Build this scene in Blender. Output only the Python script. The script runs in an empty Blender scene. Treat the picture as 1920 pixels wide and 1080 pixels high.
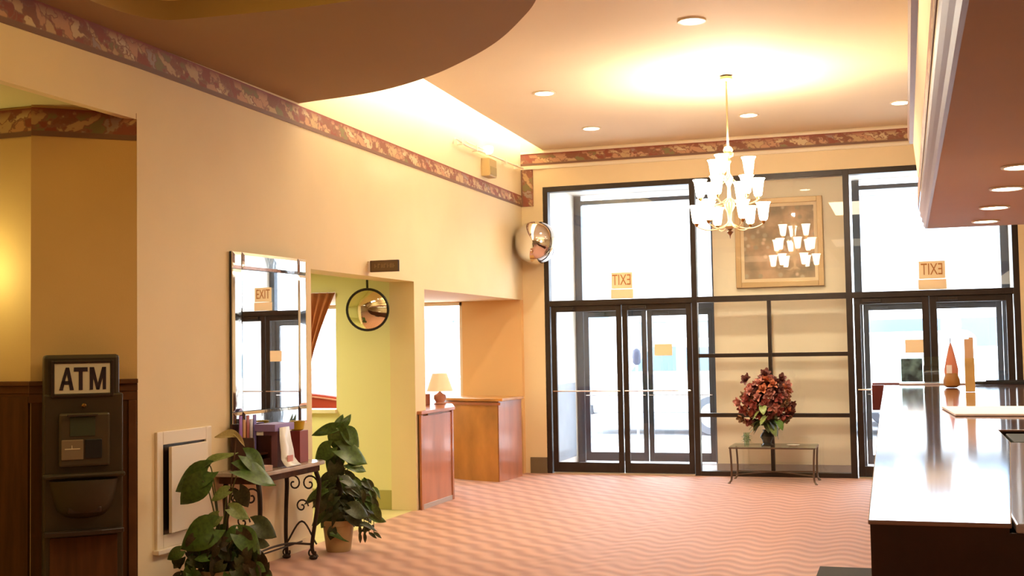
import bpy, bmesh, math, random
from mathutils import Vector, Matrix, noise
random.seed(7)
D = bpy.data
C = bpy.context.scene.collection
sc = bpy.context.scene
PI = math.pi

# ------------------------------------------------------------------ camera, world, exposure, large lights
cam = D.cameras.new('camera'); cam.sensor_width = 36; cam.lens = 2250/1920*36; cam.clip_end = 300
camo = D.objects.new('camera', cam); C.objects.link(camo)
R = Matrix(((0.949882, 0.03170887, 0.31099635), (0.31214738, -0.04218208, -0.94909677), (-0.01697631, 0.99860664, -0.04996584)))
camo.matrix_world = Matrix.Translation((0, 0, 1.66)) @ R.to_4x4()
sc.camera = camo
sc.view_settings.view_transform = 'Standard'; sc.view_settings.look = 'None'
sc.view_settings.gamma = 1; sc.view_settings.use_curve_mapping = False
sc.view_settings.exposure = 0.75
sc.cycles.use_denoising = True
sc.cycles.max_bounces = 10; sc.cycles.diffuse_bounces = 5; sc.cycles.glossy_bounces = 5
sc.cycles.transparent_max_bounces = 24; sc.cycles.transmission_bounces = 8
sc.cycles.sample_clamp_indirect = 6; sc.cycles.caustics_reflective = False; sc.cycles.caustics_refractive = False

w = D.worlds.new('sky'); sc.world = w; w.use_nodes = True
bgn = w.node_tree.nodes['Background']; bgn.inputs[0].default_value = (0.80, 0.90, 1.0, 1); bgn.inputs[1].default_value = 8.5

WARM = (1.0, 0.835, 0.59)
def light(kind, name, loc, energy, color=WARM, size=.1, rot=(0, 0, 0), size_y=None, spot=None):
    l = D.lights.new(name, kind); l.energy = energy; l.color = color
    if kind == 'AREA':
        l.size = size
        if size_y: l.shape = 'RECTANGLE'; l.size_y = size_y
    elif kind != 'SUN': l.shadow_soft_size = size
    if spot: l.spot_size = math.radians(spot); l.spot_blend = .7
    if kind == 'SUN': l.angle = math.radians(3)
    o = D.objects.new(name, l); o.location = loc; o.rotation_euler = rot; C.objects.link(o); return o
light('SUN', 'sun', (0, 40, 30), 2.0, (1, .96, .9), rot=(math.radians(48), 0, math.radians(25)))
# unseen area lights added as fill behind the camera and over the hall
light('AREA', 'lobby_fill_light', (-1.0, -1.0, 4.2), 16, WARM, 1.4, size_y=2.4)
light('AREA', 'lobby_fill_light', (-.9, 6.6, 4.26), 48, WARM, .8, size_y=2.4)
light('AREA', 'lobby_fill_light', (-3.0, 1.5, 3.7), 9, (1, .76, .46), 1.5, size_y=2)
light('AREA', 'cove_light', (-4.47, 12.2, 4.5), 150, (1, .86, .58), .08, rot=(0, math.radians(-82), 0), size_y=6.4)
light('AREA', 'tray_cove_light', (-3.3, 5.2, 3.98), 13, (1, .84, .38), 1.4, rot=(PI, 0, 0), size_y=1.6)
light('AREA', 'corridor_light', (-7.0, 10.2, 2.5), 38, (1.0, .97, .55), 1.2, size_y=1.2)
light('AREA', 'bay_light', (-6.5, 13.4, 2.26), 12, (1, .85, .6), 1.0, size_y=1.0)
light('AREA', 'niche_light', (-5.5, 4.6, 3.26), 5, (.95, .9, .4), .6, size_y=1.0)
light('AREA', 'behind_counter_light', (1.9, 9.0, 2.7), 30, WARM, .8, size_y=5)

# ------------------------------------------------------------------ materials
MAT = {}
def lin(r, g, b):
    f = lambda c: (c/255/12.92) if c/255 <= .04045 else ((c/255+.055)/1.055)**2.4
    return (f(r), f(g), f(b), 1)
def mat(name, col, rough=.6, metal=0, spec=.5, bump=0, bscale=40, vary=0, vscale=8, coat=0, emit=None, estr=0, aniso=(1, 1, 1)):
    if name in MAT: return MAT[name]
    m = D.materials.new(name); m.use_nodes = True; nt = m.node_tree; p = nt.nodes['Principled BSDF']
    p.inputs['Base Color'].default_value = col; p.inputs['Roughness'].default_value = rough
    p.inputs['Metallic'].default_value = metal; p.inputs['Specular IOR Level'].default_value = spec
    p.inputs['Coat Weight'].default_value = coat; p.inputs['Coat Roughness'].default_value = .08
    tc = nt.nodes.new('ShaderNodeTexCoord'); mp = nt.nodes.new('ShaderNodeMapping'); mp.inputs['Scale'].default_value = aniso
    nt.links.new(tc.outputs['Object'], mp.inputs['Vector'])
    if vary:
        n = nt.nodes.new('ShaderNodeTexNoise'); n.inputs['Scale'].default_value = vscale; n.inputs['Detail'].default_value = 5
        nt.links.new(mp.outputs[0], n.inputs['Vector'])
        r = nt.nodes.new('ShaderNodeValToRGB')
        r.color_ramp.elements[0].position = .3; r.color_ramp.elements[1].position = .7
        r.color_ramp.elements[0].color = tuple(c*(1-vary) for c in col[:3])+(1,)
        r.color_ramp.elements[1].color = tuple(min(1, c*(1+vary)) for c in col[:3])+(1,)
        nt.links.new(n.outputs['Fac'], r.inputs[0]); nt.links.new(r.outputs[0], p.inputs['Base Color'])
    if bump:
        n2 = nt.nodes.new('ShaderNodeTexNoise'); n2.inputs['Scale'].default_value = bscale; n2.inputs['Detail'].default_value = 3
        nt.links.new(mp.outputs[0], n2.inputs['Vector'])
        b = nt.nodes.new('ShaderNodeBump'); b.inputs['Strength'].default_value = bump; b.inputs['Distance'].default_value = .01
        nt.links.new(n2.outputs['Fac'], b.inputs['Height']); nt.links.new(b.outputs[0], p.inputs['Normal'])
    if emit:
        p.inputs['Emission Color'].default_value = emit; p.inputs['Emission Strength'].default_value = estr
    MAT[name] = m; return m
def glassmat(name, tint=(1, 1, 1, 1), base=.05, gain=.9):
    m = D.materials.new(name); m.use_nodes = True; nt = m.node_tree; nt.nodes.clear()
    o = nt.nodes.new('ShaderNodeOutputMaterial'); mx = nt.nodes.new('ShaderNodeMixShader')
    t = nt.nodes.new('ShaderNodeBsdfTransparent'); t.inputs[0].default_value = tint
    g = nt.nodes.new('ShaderNodeBsdfGlossy'); g.inputs['Roughness'].default_value = .01
    lw = nt.nodes.new('ShaderNodeLayerWeight'); lw.inputs['Blend'].default_value = .5
    pw = nt.nodes.new('ShaderNodeMath'); pw.operation = 'POWER'; pw.inputs[1].default_value = 5
    mu = nt.nodes.new('ShaderNodeMath'); mu.operation = 'MULTIPLY_ADD'; mu.inputs[1].default_value = gain; mu.inputs[2].default_value = base
    L = nt.links.new
    L(lw.outputs['Facing'], pw.inputs[0]); L(pw.outputs[0], mu.inputs[0]); L(mu.outputs[0], mx.inputs[0])
    L(t.outputs[0], mx.inputs[1]); L(g.outputs[0], mx.inputs[2]); L(mx.outputs[0], o.inputs[0])
    MAT[name] = m; return m

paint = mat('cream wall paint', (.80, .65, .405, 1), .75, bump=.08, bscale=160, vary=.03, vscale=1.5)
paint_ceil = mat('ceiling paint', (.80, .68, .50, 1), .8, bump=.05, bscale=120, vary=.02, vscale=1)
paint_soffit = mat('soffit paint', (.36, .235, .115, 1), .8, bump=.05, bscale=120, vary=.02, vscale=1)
paint_greenlit = mat('wall paint tinted by greenish light', (.80, .74, .42, 1), .7, bump=.05, bscale=120)  # side room's greenish light is put into this wall colour
paint_niche = mat('ochre wall paint', (.68, .46, .19, 1), .7, bump=.08, bscale=140, vary=.03, vscale=2)
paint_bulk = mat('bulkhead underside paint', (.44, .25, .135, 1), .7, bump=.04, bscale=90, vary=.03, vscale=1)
white_paint = mat('white paint', (.80, .76, .70, 1), .55)
white_gloss = mat('white trim paint', (.82, .72, .56, 1), .35)
wood_red = mat('reddish veneer', (.42, .15, .065, 1), .32, vary=.22, vscale=5, aniso=(1, 1, .25), coat=.3)
wood_orange = mat('honey veneer', (.48, .22, .045, 1), .35, vary=.25, vscale=4, aniso=(1, 1, .5), coat=.25)
wood_dark = mat('dark brown wainscot wood', (.085, .032, .009, 1), .6, spec=.15, vary=.3, vscale=6, aniso=(3, 3, .3))
wood_trim = mat('brown rail wood', (.12, .045, .014, 1), .5, spec=.25, vary=.2, vscale=6)
mahogany = mat('dark mahogany fascia', (.046, .010, .0035, 1), .4, vary=.25, vscale=6, aniso=(1, 1, .3), coat=.1)
counter_top = mat('polished mahogany top', (.30, .14, .10, 1), .09, spec=.9, vary=.12, vscale=3, coat=1.0)
frame_dark = mat('dark bronze aluminium', (.028, .018, .013, 1), .35, metal=.3, vary=.2, vscale=10)
frame_steel = mat('blue grey aluminium', (.06, .07, .085, 1), .35, metal=.5)
chrome = mat('chrome', (.82, .80, .78, 1), .05, metal=1)
mirror_m = mat('mirror silver', (.93, .93, .93, 1), .01, metal=1)
mirror_edge = mat('bevelled mirror silver', (.85, .88, .9, 1), .04, metal=1, bump=.06, bscale=5)
brass = mat('aged brass', (.45, .27, .09, 1), .25, metal=1)
iron = mat('dark wrought iron', (.035, .02, .014, 1), .45, metal=.5, vary=.2, vscale=20)
black = mat('black plastic', (.012, .012, .014, 1), .35)
atm_case = mat('brown grey moulded casing', (.045, .029, .012, 1), .45, spec=.35, vary=.12, vscale=4)
atm_dark = mat('dark casing', (.03, .015, .008, 1), .35)
sign_white = mat('sign face white', (.62, .58, .45, 1), .5)
ink = mat('dark purple ink', (.02, .008, .015, 1), .5)
baseb = mat('grey brown baseboard', (.16, .12, .07, 1), .5)
baseb_ol = mat('olive baseboard', (.40, .35, .11, 1), .5)
tile = mat('yellow stone tile', (.62, .55, .28, 1), .35, vary=.08, vscale=3)
terra = mat('tan clay pot', (.50, .36, .17, 1), .6, vary=.1, vscale=6)
soil = mat('dark soil', (.03, .018, .01, 1), .9, bump=.8, bscale=60)
leafm = mat('green leaf', (.065, .13, .018, 1), .38, vary=.35, vscale=9)
leafm2 = mat('dark olive leaf', (.045, .06, .016, 1), .42, vary=.4, vscale=9)
leafm3 = mat('pale leaf', (.20, .26, .07, 1), .4, vary=.25, vscale=9)
leafm4 = mat('dull brown green leaf', (.055, .045, .018, 1), .5, vary=.4, vscale=9)
stemm = mat('green stem', (.10, .11, .03, 1), .5)
glass = glassmat('clear window glass')
glass2 = glassmat('table glass', (.86, .95, .90, 1), .08, .8)
paper = mat('white paper', (.84, .82, .84, 1), .6)
tan_card = mat('tan card', (.86, .68, .44, 1), .6)
grey_mat = mat('charcoal mat', (.05, .045, .04, 1), .9, bump=.5, bscale=200)
panel_cream = mat('cream partition panel', (.90, .83, .64, 1), .7)
stone_grey = mat('grey threshold stone', (.38, .33, .31, 1), .5, vary=.1, vscale=4)
bulb_m = mat('lit frosted glass', (.95, .9, .8, 1), .4, emit=(1, .84, .60, 1), estr=13)
down_m = mat('lit downlight lens', (.95, .9, .8, 1), .4, emit=(1, .86, .62, 1), estr=12)
lampshade = mat('pleated cream shade', (.80, .60, .40, 1), .8, emit=(1, .62, .35, 1), estr=.18)

def carpet():
    m = D.materials.new('salmon carpet'); m.use_nodes = True; nt = m.node_tree; p = nt.nodes['Principled BSDF']; L = nt.links.new
    p.inputs['Roughness'].default_value = .55; p.inputs['Specular IOR Level'].default_value = .5
    p.inputs['Sheen Weight'].default_value = .35; p.inputs['Sheen Roughness'].default_value = .5
    tc = nt.nodes.new('ShaderNodeTexCoord'); sx = nt.nodes.new('ShaderNodeSeparateXYZ'); L(tc.outputs['Object'], sx.inputs[0])
    def M(op, a, b=None, c=None):
        n = nt.nodes.new('ShaderNodeMath'); n.operation = op
        for i, v in enumerate((a, b, c)):
            if v is None: continue
            if isinstance(v, (int, float)): n.inputs[i].default_value = v
            else: L(v, n.inputs[i])
        return n.outputs[0]
    X, Y = sx.outputs[0], sx.outputs[1]
    nz = nt.nodes.new('ShaderNodeTexNoise'); nz.inputs['Scale'].default_value = .55; nz.inputs['Detail'].default_value = 2
    L(tc.outputs['Object'], nz.inputs['Vector'])
    nf = nz.outputs['Fac']
    u = M('ADD', X, Y); v = M('SUBTRACT', X, Y)
    wav = M('MULTIPLY', M('SINE', M('MULTIPLY', v, 2*PI/.62)), .030)
    d1 = M('SINE', M('MULTIPLY', M('ADD', M('MULTIPLY_ADD', nf, .25, u), wav), 2*PI/.27))
    wav2 = M('MULTIPLY', M('SINE', M('MULTIPLY', X, 2*PI/.42)), .085)
    d2 = M('SINE', M('MULTIPLY', M('ADD', M('MULTIPLY_ADD', nf, .2, Y), wav2), 2*PI/.21))
    # weight: the scallops show more towards the middle and the near floor
    wt = nt.nodes.new('ShaderNodeMapRange'); wt.inputs[1].default_value = -3.6; wt.inputs[2].default_value = -1.2
    L(M('MULTIPLY_ADD', M('SUBTRACT', nf, .5), 5.0, X), wt.inputs[0])
    mix = nt.nodes.new('ShaderNodeMix'); L(wt.outputs[0], mix.inputs[0]); L(d1, mix.inputs[2]); L(d2, mix.inputs[3])
    s = mix.outputs[0]
    fine = nt.nodes.new('ShaderNodeTexNoise'); fine.inputs['Scale'].default_value = 180; L(tc.outputs['Object'], fine.inputs['Vector'])
    s2 = M('MULTIPLY_ADD', fine.outputs['Fac'], .5, M('MULTIPLY', s, .5))
    r = nt.nodes.new('ShaderNodeValToRGB'); L(M('MULTIPLY_ADD', s2, .75, .32), r.inputs[0])
    r.color_ramp.elements[0].position = .15; r.color_ramp.elements[0].color = (.36, .13, .072, 1)
    r.color_ramp.elements[1].position = .85; r.color_ramp.elements[1].color = (.58, .285, .19, 1)
    L(r.outputs[0], p.inputs['Base Color'])
    b = nt.nodes.new('ShaderNodeBump'); b.inputs['Strength'].default_value = .35; b.inputs['Distance'].default_value = .02
    L(s2, b.inputs['Height']); L(b.outputs[0], p.inputs['Normal'])
    return m
carpet_m = carpet()

def border():
    m = D.materials.new('fruit and vine wallpaper border'); m.use_nodes = True; nt = m.node_tree; p = nt.nodes['Principled BSDF']; L = nt.links.new
    p.inputs['Roughness'].default_value = .6
    tc = nt.nodes.new('ShaderNodeTexCoord'); sx = nt.nodes.new('ShaderNodeSeparateXYZ'); L(tc.outputs['UV'], sx.inputs[0])
    mp = nt.nodes.new('ShaderNodeMapping'); L(tc.outputs['UV'], mp.inputs[0])
    # uv in metres: u along, v 0..0.2 up ; slanted so the motifs lean
    sm = nt.nodes.new('ShaderNodeMath'); sm.operation = 'MULTIPLY_ADD'; sm.inputs[1].default_value = .75; L(sx.outputs[1], sm.inputs[0]); L(sx.outputs[0], sm.inputs[2])
    shear = nt.nodes.new('ShaderNodeCombineXYZ'); L(sm.outputs[0], shear.inputs[0]); L(sx.outputs[1], shear.inputs[1])
    n1 = nt.nodes.new('ShaderNodeTexNoise'); n1.inputs['Scale'].default_value = 14; n1.inputs['Detail'].default_value = 2; L(tc.outputs['UV'], n1.inputs['Vector'])
    add = nt.nodes.new('ShaderNodeMix'); add.data_type = 'VECTOR'; add.inputs[0].default_value = .16; L(shear.outputs[0], add.inputs[4]); L(n1.outputs['Color'], add.inputs[5])
    vo = nt.nodes.new('ShaderNodeTexVoronoi'); vo.inputs['Scale'].default_value = 10; L(add.outputs[1], vo.inputs['Vector'])
    ve = nt.nodes.new('ShaderNodeTexVoronoi'); ve.feature = 'DISTANCE_TO_EDGE'; ve.inputs['Scale'].default_value = 10; L(add.outputs[1], ve.inputs['Vector'])
    sp = nt.nodes.new('ShaderNodeSeparateColor'); L(vo.outputs['Color'], sp.inputs[0])
    cr = nt.nodes.new('ShaderNodeValToRGB'); cr.color_ramp.interpolation = 'CONSTANT'
    cols = [(0, (.24, .09, .045, 1)), (.15, (.52, .34, .17, 1)), (.36, (.22, .18, .07, 1)), (.5, (.52, .28, .15, 1)), (.66, (.26, .07, .04, 1)), (.76, (.60, .45, .25, 1)), (.93, (.36, .26, .20, 1))]
    e = cr.color_ramp.elements
    e[0].position = 0; e[0].color = cols[0][1]; e[1].position = cols[1][0]; e[1].color = cols[1][1]
    for q, c in cols[2:]: k = e.new(q); k.color = c
    L(sp.outputs[0], cr.inputs[0])
    er = nt.nodes.new('ShaderNodeMapRange'); er.inputs[1].default_value = .02; er.inputs[2].default_value = .09; L(ve.outputs['Distance'], er.inputs[0])
    mx = nt.nodes.new('ShaderNodeMix'); mx.data_type = 'RGBA'; mx.inputs[6].default_value = (.27, .12, .07, 1)
    L(er.outputs[0], mx.inputs[0]); L(cr.outputs[0], mx.inputs[7])
    # bands: dark red band over the top third, brown ledge along the bottom
    vr = nt.nodes.new('ShaderNodeValToRGB'); vr.color_ramp.interpolation = 'LINEAR'
    v = vr.color_ramp.elements; v[0].position = .0; v[0].color = (1, 1, 1, 1); v[1].position = 1; v[1].color = (1, 1, 1, 1)
    for q, c in ((.17, 1), (.21, 0), (.66, 0), (.86, .55), (.96, .95)):
        k = v.new(q); k.color = (c, c, c, 1)
    sc_ = nt.nodes.new('ShaderNodeMath'); sc_.operation = 'MULTIPLY'; sc_.inputs[1].default_value = 5.0; L(sx.outputs[1], sc_.inputs[0]); L(sc_.outputs[0], vr.inputs[0])
    bandc = nt.nodes.new('ShaderNodeValToRGB'); bandc.color_ramp.elements[0].position = .3; bandc.color_ramp.elements[0].color = (.20, .10, .06, 1)
    bandc.color_ramp.elements[1].position = .5; bandc.color_ramp.elements[1].color = (.24, .05, .03, 1); L(sc_.outputs[0], bandc.inputs[0])
    m2 = nt.nodes.new('ShaderNodeMix'); m2.data_type = 'RGBA'; L(vr.outputs[0], m2.inputs[0]); L(mx.outputs[2], m2.inputs[6]); L(bandc.outputs[0], m2.inputs[7])
    L(m2.outputs[2], p.inputs['Base Color'])
    return m
border_m = border()

# ------------------------------------------------------------------ mesh helpers
def bm_new(): return bmesh.new()
def box(bm, a, b, rotz=0, pivot=None):
    x0, y0, z0 = a; x1, y1, z1 = b
    vs = [bm.verts.new(p) for p in ((x0, y0, z0), (x1, y0, z0), (x1, y1, z0), (x0, y1, z0), (x0, y0, z1), (x1, y0, z1), (x1, y1, z1), (x0, y1, z1))]
    for f in ((0, 3, 2, 1), (4, 5, 6, 7), (0, 1, 5, 4), (1, 2, 6, 5), (2, 3, 7, 6), (3, 0, 4, 7)): bm.faces.new([vs[i] for i in f])
    return vs
def cbox(bm, c, s): return box(bm, tuple(c[i]-s[i]/2 for i in range(3)), tuple(c[i]+s[i]/2 for i in range(3)))
def prism(bm, pts, z0, z1):
    lo = [bm.verts.new((x, y, z0)) for x, y in pts]; hi = [bm.verts.new((x, y, z1)) for x, y in pts]
    n = len(pts); bm.faces.new(lo[::-1]); bm.faces.new(hi)
    for i in range(n): bm.faces.new((lo[i], lo[(i+1) % n], hi[(i+1) % n], hi[i]))
def lathe(bm, prof, c=(0, 0, 0), n=24, sx=1, sy=1):
    rings = []
    for r, z in prof:
        rings.append([bm.verts.new((c[0]+max(r, 1e-4)*sx*math.cos(2*PI*i/n), c[1]+max(r, 1e-4)*sy*math.sin(2*PI*i/n), c[2]+z)) for i in range(n)])
    for a, b in zip(rings, rings[1:]):
        for i in range(n): bm.faces.new((a[i], a[(i+1) % n], b[(i+1) % n], b[i]))
    if prof[0][0] > 1e-3: bm.faces.new(rings[0][::-1])
    if prof[-1][0] > 1e-3: bm.faces.new(rings[-1])
def lathe_open(bm, prof, c=(0, 0, 0), n=24):
    rings = [[bm.verts.new((c[0]+r*math.cos(2*PI*i/n), c[1]+r*math.sin(2*PI*i/n), c[2]+z)) for i in range(n)] for r, z in prof]
    for a, b in zip(rings, rings[1:]):
        for i in range(n): bm.faces.new((a[i], a[(i+1) % n], b[(i+1) % n], b[i]))
def tube(bm, pts, r, n=8, r2=None):
    pts = [Vector(p) for p in pts]; rings = []
    m = len(pts)
    up = Vector((0, 0, 1))
    prev = None
    for i, p in enumerate(pts):
        t = (pts[min(i+1, m-1)]-pts[max(i-1, 0)]).normalized()
        a = prev if prev is not None else (up if abs(t.dot(up)) < .95 else Vector((1, 0, 0)))
        s = (a - t*a.dot(t)).normalized(); q = t.cross(s); prev = s
        rr = r if r2 is None else r+(r2-r)*i/(m-1)
        rings.append([bm.verts.new(p+s*rr*math.cos(2*PI*k/n)+q*rr*math.sin(2*PI*k/n)) for k in range(n)])
    for a, b in zip(rings, rings[1:]):
        for k in range(n): bm.faces.new((a[k], a[(k+1) % n], b[(k+1) % n], b[k]))
    bm.faces.new(rings[0][::-1]); bm.faces.new(rings[-1])
def curve3(ctrl, n=24):
    # Catmull-Rom through control points
    P = [Vector(c) for c in ctrl]; P = [P[0]*2-P[1]]+P+[P[-1]*2-P[-2]]; out = []
    seg = len(P)-3
    for s in range(seg):
        k = max(2, n//seg)
        for i in range(k):
            t = i/k; a, b, c, d = P[s:s+4]
            out.append(.5*((2*b)+(c-a)*t+(2*a-5*b+4*c-d)*t*t+(3*b-a-3*c+d)*t**3))
    out.append(P[-2]); return out
def obj(name, bm, m, parent=None, smooth=False, bevel=0, loc=None, rotz=None):
    bmesh.ops.recalc_face_normals(bm, faces=bm.faces)
    me = D.meshes.new(name); bm.to_mesh(me); bm.free()
    me.materials.append(m)
    if smooth:
        for p in me.polygons: p.use_smooth = True
        try: me.set_sharp_from_angle(angle=math.radians(40))
        except Exception: pass
    o = D.objects.new(name, me); C.objects.link(o)
    if parent: o.parent = parent
    if loc: o.location = loc
    if rotz is not None: o.rotation_euler = (0, 0, rotz)
    if bevel:
        b = o.modifiers.new('bevel', 'BEVEL'); b.width = bevel; b.segments = 2; b.limit_method = 'ANGLE'
    return o
def tag(o, label, cat, group=None, kind=None):
    o['label'] = label; o['category'] = cat
    if group: o['group'] = group
    if kind: o['kind'] = kind
    return o
def thing(name, label, cat, loc=(0, 0, 0), rotz=0, group=None):
    o = D.objects.new(name, None); C.objects.link(o); o.location = loc; o.rotation_euler = (0, 0, rotz)
    o.empty_display_size = .1
    return tag(o, label, cat, group)
def struct_e(name, loc=(0, 0, 0)):
    o = D.objects.new(name, None); C.objects.link(o); o.location = loc; o['kind'] = 'structure'; return o
def struct(name, bm, m, parent=None, **k):
    o = obj(name, bm, m, parent, **k)
    if not parent: o['kind'] = 'structure'
    return o
def sbox(name, boxes, m, parent=None, bevel=0):
    bm = bm_new()
    for a, b in boxes: box(bm, a, b)
    return struct(name, bm, m, parent, bevel=bevel)
def pbox(name, boxes, m, parent, bevel=0):
    bm = bm_new()
    for a, b in boxes: box(bm, a, b)
    return obj(name, bm, m, parent, bevel=bevel)

# ------------------------------------------------------------------ the room shell
XW = -4.86; YB = 15.3; ZC = 4.30
sbox('floor', [((-4.9, -4.2, -.06), (3.1, 15.34, 0))], carpet_m)
sbox('floor_tile', [((-9.6, 2.9, -.06), (-4.9, 11.70, -.001))], tile)
sbox('floor_bay', [((-9.6, 11.70, -.06), (-4.9, 15.34, 0))], carpet_m)
# left wall: solid part, two openings with headers, the pier between, the part over the cash machine niche
for a, b in (((-5.14, 6.81, 0), (XW, 9.27, 4.9)), ((-5.14, 9.27, 2.37), (XW, 11.55, 4.9)), ((-5.14, 11.55, 0), (XW, 11.83, 4.9)), ((-5.14, 11.83, 2.30), (XW, 15.3, 4.9))):
    sbox('wall_left', [(a, b)], paint)
bm = bm_new()
prism(bm, [(-4.93, 3.0), (-4.87, 3.0), (XW, 6.81), (-4.93, 6.81)], 3.235, 3.9)
box(bm, (-5.02, -4.2, 0), (-4.87, 3.0, 4.9))
struct('wall_left_header', bm, paint)
# niche behind the cash machine: angled facet, then a facet square to the hall
fx, fy = -.744, -.668
bm = bm_new()
prism(bm, [(-4.861, 6.809), (-5.35, 6.37), (-5.36, 6.40), (-6.6, 6.40), (-6.6, 6.9), (-5.0, 6.85)], 0, 3.9)
struct('wall_niche', bm, paint_niche)
sbox('wall_niche_side', [((-6.7, 3.0, 0), (-6.6, 6.4, 3.5))], paint_niche)
sbox('wall_niche_rear', [((-6.7, 2.9, 0), (-5.02, 3.0, 3.5))], paint_niche)
sbox('ceiling_niche', [((-6.6, 3.0, 3.29), (-4.93, 6.80, 3.36))], mat('niche ceiling paint', (.62, .58, .30, 1), .8))
# wainscot and chair rail in the niche
nn = Vector((.668, -.744, 0))
def facet_prism(bm, off0, off1, s0, s1, z0, z1):
    A = Vector((-4.86, 6.81, 0)); u = Vector((fx, fy, 0))
    p = [A+u*s0+nn*off0, A+u*s1+nn*off0, A+u*s1+nn*off1, A+u*s0+nn*off1]
    prism(bm, [(q.x, q.y) for q in p], z0, z1)
bm = bm_new(); facet_prism(bm, .0, .018, .0, .655, 0, 1.40); box(bm, (-6.6, 6.36, 0), (-5.36, 6.398, 1.40))
struct('wainscot_niche', bm, wood_dark)
bm = bm_new()
for z0, z1, t in ((1.42, 1.47, .03), (1.47, 1.50, .05), (1.36, 1.42, .025)):
    facet_prism(bm, .0, t, .0, .67, z0, z1); box(bm, (-6.6, 6.398-t, z0), (-5.34, 6.398, z1))
struct('trim_1', bm, wood_trim, bevel=.004)
bm = bm_new(); facet_prism(bm, .018, .03, .008, .06, 0, 1.36)
struct('trim_2', bm, wood_trim, bevel=.003)

# back wall round the storefront, right wall, rear wall
sbox('wall_back', [((XW-.3, YB, 0), (-4.56, YB+.25, 4.9)), ((-4.56, YB, 3.80), (1.29, YB+.25, 4.9)), ((1.29, YB, 0), (3.1, YB+.25, 4.9))], paint)
sbox('wall_right', [((3.0, -4.2, 0), (3.1, YB, 4.4))], paint)
sbox('wall_rear', [((-5.0, -4.3, 0), (3.1, -4.2, 4.4))], paint)
sbox('baseboard_back', [((-4.79, YB-.02, 0), (-4.56, YB, .21))], baseb, bevel=.003)
sbox('baseboard_left', [((XW, 6.85, 0), (XW+.012, 9.25, .10))], paint, bevel=.002)
# the return beside the angled desk
# partition between corridor and bay, with its window opening and sill
sbox('wall_partition', [((-5.78, 11.58, 0), (-5.14, 11.82, 2.6)), ((-9.6, 11.58, 0), (-5.78, 11.82, 1.0)), ((-9.6, 11.58, 2.29), (-5.78, 11.82, 2.6))], paint_greenlit)
sbox('wall_corridor_left', [((-9.7, 6.9, 0), (-9.6, 15.3, 2.7))], paint_greenlit)
sbox('wall_corridor_near', [((-9.6, 6.9, 0), (-5.14, 7.0, 2.7))], paint_greenlit)
sbox('ceiling_corridor', [((-9.6, 7.0, 2.55), (-5.14, 11.6, 2.65))], mat('ceiling colour tinted by greenish light', (.72, .72, .45, 1), .8))  # corridor ceiling colour has the greenish lighting mixed in
sbox('ceiling_bay', [((-9.6, 11.82, 2.3), (-5.14, 15.3, 2.42))], paint)
sbox('trim_3', [((-9.55, 11.53, 1.0), (-5.77, 11.84, 1.04))], white_gloss, bevel=.004)
sbox('baseboard_corridor', [((-5.78, 11.565, 0), (-4.93, 11.58, .20))], baseb_ol, bevel=.002)
sbox('baseboard_partition', [((-9.6, 11.565, 0), (-5.78, 11.58, .20))], baseb_ol, bevel=.002)
# bay exterior wall with the long shop window
sbox('wall_bay', [((-5.70, 15.2, 0), (XW, 15.3, 2.3)), ((-9.6, 15.2, 0), (-5.70, 15.3, .80)), ((-9.6, 15.2, 2.29), (-5.70, 15.3, 2.3))], mat('bay wall paint', (.74, .48, .22, 1), .7))
wn = struct_e('window_3', (-7.6, 15.25, .8))
pbox('window_frame', [((-2.0, -.04, 0), (1.9, .03, .05)), ((-2.0, -.04, 1.45), (1.9, .03, 1.49)), ((1.86, -.04, 0), (1.90, .03, 1.49)), ((-.85, -.04, 0), (-.80, .03, 1.49)), ((.9, -.04, 0), (.95, .03, 1.49))], white_gloss, wn)
for a, b in ((-2, -.85), (-.80, .9), (.95, 1.86)): pbox('glass_pane', [((a, .0, .05), (b, .008, 1.45))], glass, wn)

# ceilings
bm = bm_new(); prism(bm, [(-4.30, 8.0), (-4.40, 10.77), (-4.47, 12.6), (-4.55, YB), (3.1, YB), (3.1, -4.2), (-4.3, -4.2)], ZC, ZC+.12)
struct('ceiling', bm, paint_ceil)
sbox('ceiling_cove', [((-5.0, 8.0, 4.85), (-4.2, YB, 4.95))], white_paint)
# lower curved soffit with the raised tray; flat outline with a hole, given thickness
def filled(name, outer, holes, z0, z1, m, nm=None):
    cu = D.curves.new(name, 'CURVE'); cu.dimensions = '2D'; cu.fill_mode = 'BOTH'; cu.extrude = (z1-z0)/2
    for pts in [outer]+holes:
        s = cu.splines.new('POLY'); s.points.add(len(pts)-1); s.use_cyclic_u = True
        for q, (x, y) in zip(s.points, pts): q.co = (x, y, 0, 1)
    t = D.objects.new('tmp', cu); C.objects.link(t); bpy.context.view_layer.update()
    me = D.meshes.new_from_object(t.evaluated_get(bpy.context.evaluated_depsgraph_get())); D.objects.remove(t)
    me.name = name; me.materials.clear(); me.materials.append(m)
    for v in me.vertices: v.co.z += (z0+z1)/2
    o = D.objects.new(name, me); C.objects.link(o); o['kind'] = 'structure'; return o
edge = curve3([(-4.86, 9.08, 0), (-4.09, 8.92, 0), (-3.515, 8.61, 0), (-3.02, 8.19, 0), (-2.63, 7.77, 0), (-2.31, 7.31, 0), (-2.065, 6.88, 0), (-1.86, 6.3, 0), (-1.75, 5.4, 0), (-1.72, 4.2, 0)], 60)
outer = [(p.x, p.y) for p in edge]+[(-1.72, -4.2), (-4.87, -4.2)]
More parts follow.
